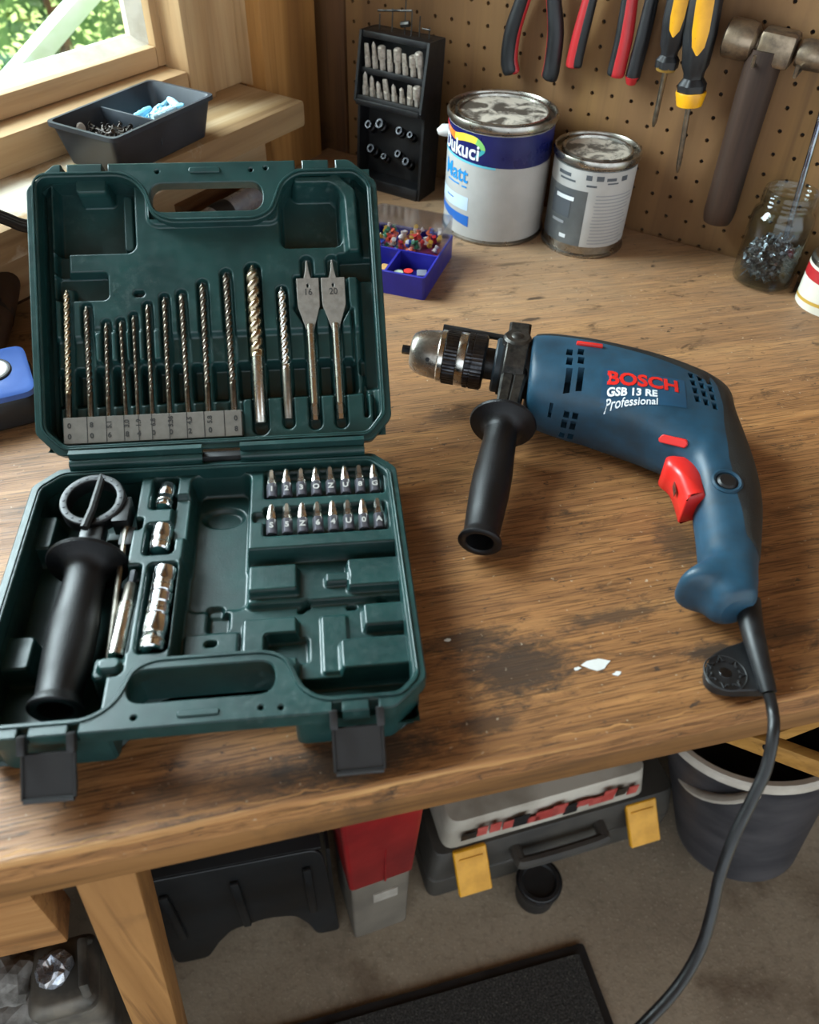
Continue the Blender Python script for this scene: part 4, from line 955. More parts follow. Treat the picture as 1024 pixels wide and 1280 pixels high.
# rainbow ribbon of the print
rib = smooth_path([(-84, .905, 0), (-72, .870, 0), (-56, .846, 0), (-40, .868, 0), (-25, .862, 0), (-17, .80, 0), (-25, .735, 0)], 8)
cols = ['#d8322a', '#e8762a', '#f0c23c', '#e5d84a', '#7fc06a', '#3aa0a8', '#2f6fc0']
nseg = (len(rib) - 1) // 6
for q in range(6):
    mb = MB(); vs = []; sub = rib[q * nseg:(q + 1) * nseg + 1]
    for i, p in enumerate(sub):
        tt = (q * nseg + i) / (6 * nseg); hw = .026 * math.sin(math.pi * (0.12 + .83 * tt)) + .004; j = q * nseg + i
        d = (rib[min(j + 1, len(rib) - 1)] - rib[max(j - 1, 0)]); d = Vector((d.x * R(1) * rb / h1, d.y)).normalized(); n = Vector((-d.y, d.x))
        for s_ in (-1, 1):
            a = A0 + R(p.x) + s_ * n.x * hw * h1 / rb; z = (p.y + s_ * n.y * hw) * h1; vs.append(((rb + .0006) * math.cos(a), (rb + .0006) * math.sin(a), z))
    mb.add(vs, [(2 * i, 2 * i + 2, 2 * i + 3, 2 * i + 1) for i in range(len(sub) - 1)]); mb.build('ribbon', pm('ribbon%d' % q, cols[q], None, 40, .4), lab1, smooth=False)
bh = MB(); p = Vector((rb * math.cos(A0 - R(86)), rb * math.sin(A0 - R(86)), h1 * .80)); o_ = Vector((math.cos(A0 - R(86)), math.sin(A0 - R(86)), 0))
bh.tube([p - o_ * .002, p + o_ * .006, p + o_ * .011 + Vector((0, 0, -.002))], [.0065, .006, .003], 14); bh.build('handle_ear', M_WHITE, t1)

t2, rb2 = tin('small dented paint tin with a grey and white label beside the large tin', C2, 0.0445, 0.1005, lid_mat('smeared_lid_small', '#57524b', '#bdb4a6', 55))
h2 = 0.1005; A2 = math.atan2(-C2.y, -C2.x)
lab2 = sector(rb2, A2 - R(170), A2 + R(160), .012, h2 - .009, 64, .0002).build('label', pm('grey_label', '#5d6163', '#75797a', 18, .42, 0.3), t2, angle=60)
sector(rb2, A2 - R(150), A2 + R(150), .70 * h2, .90 * h2, 60, .0004).build('white_band', M_CANL, lab2, angle=60)
sector(rb2, A2 - R(2), A2 + R(95), .12 * h2, .705 * h2, 40, .0004).build('text_panel', M_CANL, lab2, angle=60)
rnd = random.Random(5)
for i in range(15):
    z = (.66 - i * .036) * h2; a1 = A2 + R(8 + rnd.uniform(0, 2)); a2 = A2 + R(rnd.uniform(58, 72))
    sector(rb2, a1, a2, z, z + .0011, 12, .0006).build('print_line', pm('grey_print', '#8d8f92', None, 50, .5), lab2, smooth=False)
for a, z, w_, hh in ((-52, .83, 22, .035), (-48, .78, 26, .02), (-8, .84, 8, .05), (6, .84, 10, .05), (20, .83, 14, .03), (22, .79, 16, .015), (-6, .76, 14, .02), (42, .83, 10, .05)):
    sector(rb2, A2 + R(a), A2 + R(a + w_), (z - hh / 2) * h2, (z + hh / 2) * h2, 10, .0006).build('print_block', pm('dark_print', '#4c5157', None, 50, .5), lab2, smooth=False)
for a, z, w_, hh, mt in ((-58, .52, 34, .24, pm('dark_print', '#4c5157')), (-50, .60, 30, .04, M_PAPER), (-34, .20, 10, .04, M_PAPER), (-52, .34, 22, .03, pm('grey_print', '#8d8f92'))):
    sector(rb2, A2 + R(a), A2 + R(a + w_), (z - hh / 2) * h2, (z + hh / 2) * h2, 14, .0005 if hh > .1 else .0007).build('print_block', mt, lab2, smooth=False)

# ------------------------------------------------------------------ black bit stand against the pegboard
sb = Vector((-0.0430, 0.9450, BH)); M_ST = frame(sb, PW_D, -PW_N, Vector((0, 0, 1))) @ Matrix.Rotation(R(-3), 4, 'X') @ Matrix.Diagonal((1, 1, 1.10, 1))
stand = thing('bit_stand', 'tall black plastic bit stand leaning on the pegboard', 'bit stand', M_ST)
W2, Dp, Hh = .0440, .045, .150
MB().box((0, Dp - .002, Hh / 2), (2 * W2, .004, Hh)).build('back_panel', M_BLK, stand, bevel=.001)
for s_ in (-1, 1):
    sp = [(0.006, 0), (Dp - .004, 0), (Dp - .004, Hh), (0.010, Hh), (-0.001, .088), (0.008, .082)]
    MB().prism(sp, -.0015, .0015).build('side_panel', M_BLK, stand, Matrix(((0, 0, 1, s_ * (W2 - .0015)), (1, 0, 0, 0), (0, 1, 0, 0), (0, 0, 0, 1))), smooth=False)
for y, z, d_ in ((.018, .0875, .040), (.024, .115, .030), (.026, .147, .030)):
    MB().box((0, y, z), (2 * W2 - .006, d_, .006)).build('shelf', M_BLK, stand, bevel=.001)
MB().box((0, .003, .0885), (2 * W2 - .004, .004, .010)).build('front_lip', M_BLKM, stand, bevel=.001)
MB().box((0, .022, .006), (2 * W2 - .006, .036, .012)).build('base_block', M_BLK, stand, bevel=.001)
MB().box((0, .032, .045), (2 * W2 - .006, .012, .070)).build('holder_block', M_BLKM, stand, bevel=.001)
hk = MB()
for x, l in ((-.028, .014), (-.012, .020), (.004, .032), (.012, .022), (.022, .018), (.034, .010)): hk.tube([(x, .025, .150), (x + .0006, .024, .150 + l)], .0008, 6)
hk.tube([(-.030, .024, .166), (.012, .024, .171)], .0011, 6); hk.tube([(.0, .024, .158), (.010, .024, .160)], .0028, 8); hk.tube([(.026, .024, .158), (.036, .024, .158)], .0008, 6); hk.build('wire_clip', M_CASTM, stand)
M_WORN = pm('worn_bit_steel', '#c9c0b4', '#968d82', 260, .45, .5)
rnd = random.Random(11)
def stand_bit(label, x, y, z, L, r, kind):
    t = thing('driver_bit', label, 'driver bit', M_ST @ T(x, y, z) @ Matrix.Rotation(rnd.uniform(-.08, .08), 4, 'Y') @ Matrix.Rotation(R(12), 4, 'X'), 'bits in the black stand')
    MB().tube([(0, 0, 0), (0, 0, L * .45)], r, 6).build('hex_shank', M_WORN, t, angle=20)
    if kind == 0: MB().lathe([(0, L * .44), (r * .7, L * .44), (r * .62, L * .85), (0, L)], 8).build('tip', M_WORN, t)
    elif kind == 1: MB().box((0, 0, L * .72), (r * 1.7, r * .7, L * .56), taper=.8).build('tip', M_WORN, t, bevel=.0004)
    else: MB().lathe([(0, L * .44), (r * 1.25, L * .46), (r * 1.3, L * .95), (r * .8, L), (0, L * .97)], 12).build('tip', M_WORN, t)
for i in range(8): stand_bit('%s worn bit from the left in the upper tier of the black stand' % ORD[i], -.034 + i * .0097, .013, .118, .023 + rnd.uniform(-.004, .003), .0034, [1, 0, 2, 1, 2, 1, 2, 2][i])
for i in range(8): stand_bit('%s worn bit from the left in the lower tier of the black stand' % ORD[i], -.034 + i * .0097, .009, .0905, .022 + rnd.uniform(-.004, .004), .0037, [0, 0, 0, 1, 0, 0, 1, 2][i])
for i, (x, z, L, r) in enumerate(((-.030, .058, .014, .005), (-.016, .062, .012, .006), (.010, .060, .011, .005), (.026, .058, .014, .004), (-.024, .034, .018, .0055), (.012, .036, .016, .0045), (.024, .030, .018, .005), (-.008, .030, .014, .004))):
    t = thing('small_socket', 'small dusty socket, %s in the dark lower half of the black stand' % ['far upper left', 'upper left of centre', 'upper right of centre', 'far upper right', 'lower left', 'lower right of centre', 'far lower right', 'lower left of centre'][i], 'socket', M_ST @ T(x, .020, z), 'sockets in the black stand')
    MB().lathe([(0, 0), (r, 0), (r, L * .5), (r * .8, L * .55), (r * .8, L), (r * .5, L), (r * .5, L * .7), (0, L * .7)], 12, Matrix.Rotation(R(60), 4, 'X')).build('sleeve', M_DARKST, t)

# ------------------------------------------------------------------ blue organiser with a clear cover
M_OR = place(Vector((0.0075, 0.7055, BH)), R(-17))       # front right corner
org = thing('pin_organizer', 'blue plastic organizer box with a clear cover beside the green case', 'organizer', M_OR)
M_BOXB = pm('violet_blue_plastic', '#27288c', '#2c2d9c', 40, .38)
ow, od, oh = .082, .098, .024
MB().prism(rrect(-ow, 0, 0, od, .004), 0, .004).build('floor_plate', M_BOXB, org)
wl_ = MB(); wl_.prism(rrect(-ow, 0, 0, od, .004), .004, oh, [rrect(-ow + .0025, .0025, -.0025, od - .0025, .003)], ch=.0006); wl_.build('box_wall', M_BOXB, org)
for a in ((-.042, .025, .0022, .045), (-.042, .048, .078, .0022)): MB().box((a[0], a[1], .0135), (a[2], a[3], .019)).build('divider', M_BOXB, org)
MB().box((-.041, .072, .010), (.076, .045, .010)).build('inner_tray', pm('pink_red_card', '#a8303a', '#7c2a55', 40, .5), org, bevel=.001)
cv = MB(); cv.prism(rrect(-ow + .001, .050, -.001, od - .001, .005), oh + .0004, oh + .020, [rrect(-ow + .0022, .0512, -.0022, od - .0022, .004)]); cv.prism(rrect(-ow + .001, .050, -.001, od - .001, .005), oh + .0201, oh + .0212); cv.build('clear_cover', M_CLEAR, org, smooth=False)
pc = [('#c8352f', .012), ('#d9d2c0', .012), ('#e06a3c', .01), ('#3f7f55', .01), ('#e8e3d6', .012), ('#3a57b0', .01), ('#c9a13a', .01)]
for g, (hexc, _) in enumerate(pc):
    rn = random.Random(g + 40)
    def pz(r_, g=g): return Vector((r_.uniform(-.072, -.010), r_.uniform(.055, .092), .018 + r_.uniform(0, .010)))
    def pin(mb, Mx, r_):
        mb.lathe([(0, -.004), (.0030, -.004), (.0022, -.001), (.0016, .0), (.0026, .003), (0, .0036)], 8, Mx)
    h_ = heap_mesh('p', 9, g + 40, pz, [pin]); o = h_.build('loose_pins', pm('pin%d' % g, hexc, None, 40, .35), org, weld=False); o['kind'] = 'stuff'
def item(name, label, x, y, z, colr, kind):
    t = MB()
    if kind == 0: t.lathe([(0, 0), (.0055, 0), (.0055, .005), (.0035, .007), (.0030, .010), (.0048, .013), (0, .0135)], 14)
    else: t.box((0, 0, .003), (.012, .010, .006))
    o = t.build(name, pm('it' + colr, colr, None, 40, .4), M=M_OR @ T(x, y, z) @ rotz(x * 90), bevel=0.0006 if kind else 0); tag(o, label, 'fixing')
item('push_pin', 'red push pin in the front right of the blue organizer', -.024, .020, .0045, '#c8352f', 0)
item('push_pin', 'pale green push pin in the blue organizer beside the red one', -.032, .014, .0045, '#a9b8a0', 0)
item('felt_pad', 'tan felt pad in the front left of the blue organizer', -.052, .032, .0045, '#c79a5a', 1)
item('push_pin', 'white push pin in the left corner of the blue organizer', -.060, .014, .0045, '#cfd0da', 0)
item('picture_hook', 'dull grey picture hook in the front right of the blue organizer', -.014, .034, .0045, '#777a86', 1)

# ------------------------------------------------------------------ tools on the pegboard
def pegthing(name, label, cat, p0, group='tools hanging on the pegboard'): return thing(name, label, cat, M_PEG @ Matrix.Translation(p0), group)
M_PRED = pm('red_handle', '#b3262a', '#a01f24', 40, .42); M_PBLK = pm('black_handle', '#0f1013', '#17181b', 40, .5, bump=.2, bscale=700)
def pliers(label, left, right, pivot, r, c_main, c_in, out=.016, tip_red=False):
    p0 = PEG(*pivot, out); t = pegthing('pliers', label, 'pliers', p0); piv = Vector((0, 0, 0))
    for s_, pts in ((-1, left), (1, right)):
        if not pts: continue
        path = smooth_path([PEG(*p, out) - p0 for p in pts], 6); n = len(path)
        rad = [r * interp([(0, .8), (.3, .95), (.8, 1.0), (.93, .95), (1, .35)], i / (n - 1)) for i in range(n)]
        g = MB().tube(path, rad, 14, sx=1.0).build('handle_grip', c_main, t)
        thin = c_main is M_PBLK; ip = [p + Vector((-s_ * r * (.50 if thin else .45), r * .10 if thin else -r * .25, .001)) for p in path]
        MB().tube(ip, [x * (.62 if thin else .72) for x in rad], 12).build('grip_inlay', c_in, g)
        if tip_red: MB().tube([path[-4] + Vector((0, -.001, 0)), path[-1] + Vector((0, 0, -.001))], [r * 1.02, r * .7], 14).build('grip_tip', M_PRED, g)
        MB().tube([path[0], path[0] * .4 + Vector((s_ * .006, 0, 0)), piv + Vector((-s_ * .004, 0, .012)), piv + Vector((-s_ * .004, 0, .055))], [r * .7, r * .7, r * .9, r * .35], 10).build('jaw', M_DSTEEL, t)
    MB().lathe([(0, .012), (.007, .012), (.007, -.008), (0, -.008)], 18, Matrix.Rotation(math.pi / 2, 4, 'X')).build('pivot', M_DSTEEL, t)
    MB().tube([(0, .012 + .002, .0), (0, -.012, .0), (0, -.014, .006)], .0018, 8).build('peg_hook', M_DSTEEL, t)
pliers('black-handled pliers with red inner grips above the large tin', [(656, -8), (641, 37), (636, 74), (640, 93)], [(692, -8), (695, 41), (690, 85), (686, 100)], (678, -95), .0086, M_PBLK, M_PRED)
pliers('red-handled pliers with black edges left of the screwdrivers', [(739, -8), (726, 42), (719, 72), (717, 85)], [(790, -8), (782, 45), (774, 80), (770, 97)], (768, -95), .0082, M_PRED, M_PBLK)
pliers('thin black-handled pliers with a red grip end behind a screwdriver', [(816, -8), (803, 48), (794, 82), (789, 103)], [(858, -8), (850, 20), (846, 40), (845, 52)], (846, -85), .0070, M_PBLK, M_PBLK, .014, True)
def screwdriver(label, a, b, c, r, collar, out=.030):
    p0 = PEG(*a, out); t = pegthing('screwdriver', label, 'screwdriver', p0)
    A, Bv, Cv = Vector((0, 0, 0)), PEG(*b, out) - p0, PEG(*c, out - .012) - p0; A = A + (A - Bv).normalized() * .03
    d = (Bv - A); L = d.length; Mq = Matrix.Translation(A) @ d.to_track_quat('Z', 'Y').to_matrix().to_4x4()
    secs = []
    for z, f in ((0, .6), (.004, .85), (L * .2, 1.0), (L * .55, .98), (L * .78, .80), (L * .84, .62), (L * .88, .60), (L * .93, .86), (L, .84)):
        secs.append([Mq @ Vector(((r * f * (1 + .07 * math.cos(6 * 2 * math.pi * i / 36))) * math.cos(2 * math.pi * i / 36), (r * f * (1 + .07 * math.cos(6 * 2 * math.pi * i / 36))) * math.sin(2 * math.pi * i / 36), z)) for i in range(36)])
    MB().loft(secs).build('handle', M_PBLK, t)
    dn = d.normalized(); cs = (CAM - (M_PEG @ p0)); lc = (M_PEG.to_3x3().inverted() @ cs).normalized(); f = (lc - dn * lc.dot(dn)).normalized(); s_ = dn.cross(f)
    il = []
    for z, w_ in ((L * .10, .05), (L * .14, .36), (L * .3, .46), (L * .5, .44), (L * .62, .34), (L * .68, .05)):
        for_ = []
        for k in range(7):
            a_ = (-1 + 2 * k / 6) * w_ * 1.1; rr = r * 1.075 * (1.0 if z < L * .57 else .94); for_.append(A + dn * z + f * (rr * math.cos(a_)) + s_ * (rr * math.sin(a_)))
        il.append(for_)
    MB().loft(il, caps=False, closed=False).build('grip_inlay', M_YEL, t)
    if collar: MB().lathe([(0, L * .985), (r * .93, L * .985), (r * .96, L * 1.0), (r * .80, L * 1.10), (0, L * 1.11)], 24, Mq).build('collar', M_YEL, t)
    else: MB().lathe([(0, L * .99), (r * .80, L * .99), (r * .72, L * 1.03), (0, L * 1.03)], 24, Mq).build('collar', pm('amber_collar', '#8a6a2c', None, 40, .5), t)
    MB().tube([Bv - dn * .004, Bv + (Cv - Bv) * .9, Cv], [.0027, .0025, .0012], 10).build('blade', M_DSTEEL, t)
    q = A + dn * (L * .3); MB().tube([Vector((q.x, out - .001, q.z)), Vector((q.x, r * .6, q.z))], .0025, 8).build('peg_hook', M_DSTEEL, t)
screwdriver('smaller black and yellow screwdriver hanging beside the pliers', (853, -5), (833, 84), (817, 158), .0125, False)
screwdriver('larger black and yellow screwdriver with a yellow collar', (883, -5), (864, 116), (847, 215), .0150, True)
# hammer
po = .020; p0 = PEG(896, 276, po); ham = pegthing('hammer', 'old dark hammer hanging head-up at the right of the pegboard', 'hammer', p0)
hp = [PEG(x, y, po) - p0 for x, y in ((896, 276), (908, 235), (926, 172), (945, 108), (960, 60))]; hp = smooth_path(hp, 6)
MB().tube(hp, [interp([(0, .0135), (.1, .0158), (.4, .0158), (.7, .0165), (1, .0165)], i / (len(hp) - 1)) for i in range(len(hp))], 18, sx=1.0).build('shaft', wood('hammer_shaft', '#412a1c', '#301f15', '#1d130d', 2, 1.0, .6), ham, angle=50)
hL, hR = PEG(908, 45, po) - p0, PEG(1045, 76, po) - p0; hd = (hR - hL); Lh = hd.length; Mh = Matrix.Translation(hL) @ hd.to_track_quat('Z', 'Y').to_matrix().to_4x4()
M_HEAD = pm('rusty_steel', '#8d7c68', '#5f5347', 90, .42, .85, bump=.3, bscale=300)
MB().lathe([(0, 0), (.0135, 0), (.0160, .0015), (.0165, .004), (.0165, .020), (.0150, .026), (.0095, .030), (.0095, .040), (0, .040)], 28, Mh).build('striking_head', M_HEAD, ham)
eye = MB(); qx = Mh @ Vector((0, 0, .052)); eye.box((0, 0, .047), (.027, .028, .032), Mh); eye.build('eye_block', M_HEAD, ham, bevel=.004)
pe = MB(); pe.lathe([(0, .064), (.0105, .066), (.0125, .072), (.0120, .085), (.0090, .110), (.0050, .125), (0, .126)], 24, Mh); pe.build('peen', M_HEAD, ham)
for z in (.034, .072): MB().tube([Mh @ Vector((.0 , 0, z)) + Vector((0, po - .002, -.013)), Mh @ Vector((0, 0, z)) + Vector((0, -.022, -.013)), Mh @ Vector((0, 0, z)) + Vector((0, -.024, -.004))], .0018, 8).build('peg_hook', M_DSTEEL, ham)
# long screwdriver standing behind the jar
a, b = PEG(975, 322, .014), PEG(1026, 146, .014); up_ = (b - a).normalized()
a = a + up_ * ((0.0012 - a.z) / up_.z); lsd = pegthing('long_screwdriver', 'long thin steel screwdriver shaft leaning on the wall behind the glass jar', 'screwdriver', a)
MB().tube([(0, 0, 0), up_ * .10, up_ * .20], [.0026, .0028, .0028], 12).build('shaft', pm('blue_reflection_steel', '#7d89a6', '#a7adb8', 60, .2, 1.0), lsd)  # blue reflection on the shaft put into the steel colour
MB().tube([up_ * .198, up_ * .205, up_ * .25, up_ * .29, up_ * .295], [.005, .010, .012, .010, .004], 16).build('handle', pm('blue_handle', '#25408a', None, 40, .4), lsd)

# ------------------------------------------------------------------ glass jar of nails, labelled tin
JC = B(951, 349); jr, jh = .0300, .094
jar = thing('glass_jar', 'clear glass jar half full of small nails by the hammer', 'jar', place(JC))
prof = [(0, .0006), (jr - .004, .0006), (jr - .001, .002), (jr, .005), (jr, .066), (jr - .001, .071), (jr - .005, .076), (jr - .0052, .078)]
for q in range(3): z = .079 + q * .0042; prof += [(jr - .0052, z), (jr - .0040, z + .0012), (jr - .0040, z + .0022), (jr - .0052, z + .0034)]
prof += [(jr - .0048, jh - .001), (jr - .0056, jh), (jr - .0066, jh), (jr - .0072, jh - .001), (jr - .0072, .077), (jr - .0062, .074), (jr - .0022, .069), (jr - .0020, .005), (jr - .005, .003), (0, .003)]
MB().lathe(prof, 56).build('glass', M_GLASS, jar, angle=60)
def nail(mb, Mx, r_):
    L = r_.uniform(.007, .011); mb.tube([(0, 0, -L), (0, 0, L)], .0007, 5, Mx); mb.lathe([(0, L), (.0018, L), (.0018, L + .0005), (0, L + .0005)], 7, Mx)
def jpos(r_):
    a_ = r_.uniform(0, 6.283); q = .0190 * math.sqrt(r_.random()); return Vector((q * math.cos(a_), q * math.sin(a_), .012 + r_.random() * (.030 - q * .3)))
hm = MB(); rn = random.Random(21)
for i in range(560):
    p = jpos(rn); Mx = Matrix.Translation(p) @ Matrix.Rotation(rn.uniform(0, 6.28), 4, 'Z') @ Matrix.Rotation(R(rn.uniform(35, 120)), 4, 'X'); nail(hm, Mx, rn)
o = hm.build('nails', pm('nail_steel', '#6c7076', '#3c4046', 300, .35, .9), M=place(JC), weld=False); tag(o, 'heap of small grey nails inside the glass jar', 'nails', kind='stuff')
p = PEG(1040, 330, .045); ltc = M_PEG @ Vector((p.x + .012, -.048, -.0588))
lt = thing('label_tin', 'small tin with a white and red label at the right edge behind the bench', 'tin', Matrix.Translation(ltc))
MB().lathe([(0, 0), (.031, 0), (.032, .002), (.032, .106), (.030, .108), (.0, .108)], 40).build('can_body', M_TIN, lt)
aa = math.atan2(-ltc.y, -ltc.x)
sector(.032, aa - R(170), aa + R(170), .006, .102, 48, .0003).build('label', pm('cream_label', '#d8d2c4', '#c9c2b2', 30, .5), lt, angle=60)
sector(.032, aa - R(80), aa - R(15), .088, .099, 30, .0006).build('red_band', M_PRED, lt, angle=60)
sector(.032, aa - R(80), aa + R(80), lambda u: .064 + .006 * u, lambda u: .067 + .007 * u, 30, .0006).build('gold_band', pm('gold_print', '#b8923c', None, 40, .4), lt, angle=60)

# ------------------------------------------------------------------ parts tray on the window sill
zr = z_sill + .039
qA, qB, qC, qD = [onz(x, y, BH + zr) for x, y in ((57, 150), (192, 97), (264, 119), (140, 176))]
ex_ = ((qC - qD) + (qB - qA)).normalized(); ey_ = Vector((-ex_.y, ex_.x, 0)); TL_ = ((qC - qD).length + (qB - qA).length) / 2; TW_ = ((qA - qD).dot(ey_) + (qB - qC).dot(ey_)) / 2
cT = (qA + qB + qC + qD) / 4; M_TR = frame(Vector((cT.x, cT.y, BH + z_sill + .0003)), ex_, ey_, Vector((0, 0, 1)))
print('TRAY', TL_, TW_, [tuple(round(v, 3) for v in (M_WIN.inverted() @ q)) for q in (qA, qB, qC, qD)])
tray = thing('parts_tray', 'dark grey two-compartment plastic tray on the window sill', 'tray', M_TR)
M_TRAY = pm('dusty_grey_plastic', '#22262b', '#343a41', 16, .45)
hx, hy, th_ = TL_ / 2, TW_ / 2, zr - z_sill - .0003
secs = []
for z, i in ((0, .010), (.001, .009), (th_ - .004, .0028), (th_ - .004, 0.0), (th_, 0.0), (th_, .0030), (th_ - .003, .0040), (.013, .010), (.013, .013)):
    secs.append([(p[0], p[1], z) for p in rrect(-hx + i, -hy + i, hx - i, hy - i, .007, 4)])
MB().loft(secs).build('tray_shell', M_TRAY, tray, angle=40)
MB().box((-.006, 0, .0235), (.0022, 2 * hy - .011, .022)).build('divider', M_TRAY, tray, bevel=.0006)
def scr(mb, Mx, r_):
    L = r_.uniform(.006, .011); mb.tube([(0, 0, -L), (0, 0, L)], .0009, 5, Mx); mb.lathe([(0, L), (.0022, L + .0006), (.0022, L + .001), (0, L + .0012)], 7, Mx)
rn = random.Random(31); sm = MB()
for i in range(190):
    x = rn.gauss(-hx * .50, hx * .15); y = rn.gauss(-hy * .15, hy * .25); x = max(-hx + .022, min(-.016, x)); y = max(-hy + .020, min(hy - .020, y))
    z = .0150 + rn.random() * .014 * max(0, 1 - ((x + hx * .5) / (hx * .4)) ** 2) ; sm.lathe([], 3) if False else None
    scr(sm, T(x, y, z) @ rotz(rn.uniform(0, 6.28)) @ Matrix.Rotation(R(rn.uniform(65, 100)), 4, 'X'), rn)
tag(sm.build('screws', pm('brown_screw_steel', '#57504a', '#2d2927', 300, .4, .8), M=M_TR, weld=False), 'pile of dark screws in the left compartment of the sill tray', 'screws', kind='stuff')
plug_c = [('#9fd0e6', 'pale blue'), ('#7fc3df', 'sky blue'), ('#b9dcea', 'whitish blue'), ('#6ab8d8', 'bright blue')]
where = ['nearest the divider', 'lying across the middle', 'at the far right end', 'on top of the heap', 'along the front wall', 'tipped against the back wall', 'under the bright one', 'leaning on the divider', 'near the right corner', 'crossing another plug']
for i in range(10):
    x = hx * (.14 + .060 * i) ; y = -hy * .12 + hy * .38 * math.sin(i * 2.3); z = .0215 + .0050 * (i % 3)
    c_, nm_ = plug_c[i % 4]; M_ = M_TR @ T(x, y, z) @ rotz(rn.uniform(0, 3.1)) @ Matrix.Rotation(R(80 + rn.uniform(-6, 6)), 4, 'X')
    t = thing('wall_plug', '%s plastic wall plug in the sill tray, %s' % (nm_, where[i]), 'wall plug', M_, 'wall plugs in the sill tray')
    MB().lathe([(0, -.013), (.0032, -.013), (.0042, -.011), (.0040, -.009), (.0034, -.008), (.0040, -.004), (.0034, -.003), (.0040, .001), (.0034, .002), (.0038, .006), (.0024, .013), (0, .014)], 10).build('plug_body', pm('plug' + nm_, c_, None, 40, .4), t)
    MB().lathe([(.0042, -.0128), (.0056, -.0138), (.0056, -.0125)], 10).build('plug_collar', pm('plug' + nm_, c_), t)
t = MB(); t.lathe([(0, 0), (.0045, .0), (.0055, .0012), (.0045, .0024), (0, .0024)], 14); tag(t.build('round_sticker', M_WHITE, M=M_TR @ T(-hx * .55, hy - .0075, .024) @ Matrix.Rotation(R(75), 4, 'X')), 'small white round sticker stuck to the inner wall of the sill tray', 'sticker')

# ------------------------------------------------------------------ things half hidden behind the case
c = B(0, 520); ch_ = thing('charger', 'dark charger with a blue top and white round badge beside the case', 'charger', place(Vector((c.x - .012, c.y, BH)), R(28)))
cb = MB(); cb.loft([[(p[0], p[1], z) for p in rrect(-.045 + i, -.030 + i, .045 - i, .030 - i, .010, 4)] for z, i in ((0, .004), (.004, 0), (.024, .0), (.028, .002))]); cb.build('charger_base', M_BLK, ch_)
ct = MB(); ct.loft([[(p[0], p[1], z + (p[1] + .03) * .12) for p in rrect(-.044 + i, -.029 + i, .044 - i, .029 - i, .010, 4)] for z, i in ((.0265, .0), (.031, .0), (.033, .003))]); ct.build('charger_top', pm('mid_blue_plastic', '#3d5fa5', '#456ab3', 40, .38), ch_)
MB().lathe([(0, .0016), (.0105, .0014), (.0115, .0006), (.0115, -.002), (0, -.002)], 28, T(.018, .002, .0372) @ Matrix.Rotation(R(6.8), 4, 'X')).build('round_badge', M_WHITE, ch_)
MB().lathe([(.0118, .0008), (.0128, .0012), (.0136, .0006), (.0136, -.002)], 28, T(.018, .002, .0370) @ Matrix.Rotation(R(6.8), 4, 'X')).build('badge_ring', M_BLKM, ch_)
p = [B(-34, 470, .016), B(-14, 420, .018), B(0, 370, .020), B(6, 330, .016)]
pm_ = Matrix.Translation(Vector((p[0].x, p[0].y, BH))); inv = pm_.inverted(); pouch = thing('leather_roll', 'dark brown leather tool roll at the left edge of the bench', 'tool roll', pm_)
MB().tube(smooth_path([inv @ q for q in p], 8), .0155, 20).build('roll', pm('dark_leather', '#3a2a20', '#4a372a', 40, .6, bump=.3, bscale=300), pouch)
mid = inv @ (p[1] * .5 + p[2] * .5); dq = ((inv @ p[2]) - (inv @ p[1])).normalized(); MB().tube([mid - dq * .005, mid + dq * .005], .0163, 20).build('strap', M_BLKM, pouch)
hd_ = [(-12, 262), (10, 271), (34, 279), (70, 276)]
for k_ in range(3):
    cp_ = [M_WIN @ WIN(x_, y_ + 3.5 * k_, SO + .008 + .003 * k_) for x_, y_ in hd_]
    tag(MB().tube(smooth_path(cp_, 8), .0032, 10).build('cable', M_BLK), 'black cable running along the sill at the left, %s of three strands' % ['back', 'middle', 'front'][k_], 'cable', 'cables by the sill')
a, b = B(226, 296, .0165), B(340, 232, .0165); tp_ = Matrix.Translation(Vector((a.x, a.y, BH))); inv = tp_.inverted(); tc = thing('torch', 'silver metal torch lying behind the case lid', 'torch', tp_)
d = (b - a).normalized(); a_, b_ = inv @ a, inv @ b; Mt = Matrix.Translation(a_) @ (b_ - a_).to_track_quat('Z', 'Y').to_matrix().to_4x4(); Lt = (b_ - a_).length
MB().lathe([(0, .03), (.0125, .03), (.0125, Lt), (.011, Lt + .004), (0, Lt + .004)], 28, Mt).build('barrel', pm('grey_alu', '#b4b6bc', '#8f9198', 50, .3, .5), tc)
MB().lathe([(0, -.012), (.0160, -.012), (.0165, -.010), (.0165, .016), (.0125, .030), (0, .030)], 28, Mt).build('head', M_CHROME, tc)
MB().lathe([(.0126, .050), (.0135, .052), (.0135, .072), (.0126, .074)], 28, Mt).build('grip_band', M_BLKM, tc)
for i, (px, py, l, an, zc_) in enumerate(((195, 268, .12, 62, .010), (228, 262, .13, 60, .010), (262, 258, .10, 63, .010))):
    q = B(px, py); o = MB().box((0, 0, .0100), (l, .018, .020)).build('wood_offcut', wood('offcut%d' % (i % 2), ['#8a5f38', '#a87a4a'][i % 2], ['#6f4a2a', '#8a6038'][i % 2], '#4a311d', 0, 1.0), M=place(Vector((q.x, q.y, BH)), R(an)), bevel=.001)
    tag(o, '%s short wood offcut seen through the lid handle opening' % ['leftmost brown', 'middle lighter', 'rightmost brown'][i], 'offcut', 'offcuts behind the case')
# ------------------------------------------------------------------ under the bench, on the floor
def zfor(P, py):
    lo, hi = 0.0, 0.9
    def yy(z):
        d = Vector((P.x, P.y, z)) - CAM; return 640 - FPX * d.dot(_u) / d.dot(_f)
    for _ in range(40):
        m_ = (lo + hi) / 2
        if yy(m_) > py: lo = m_
        else: hi = m_
    return lo
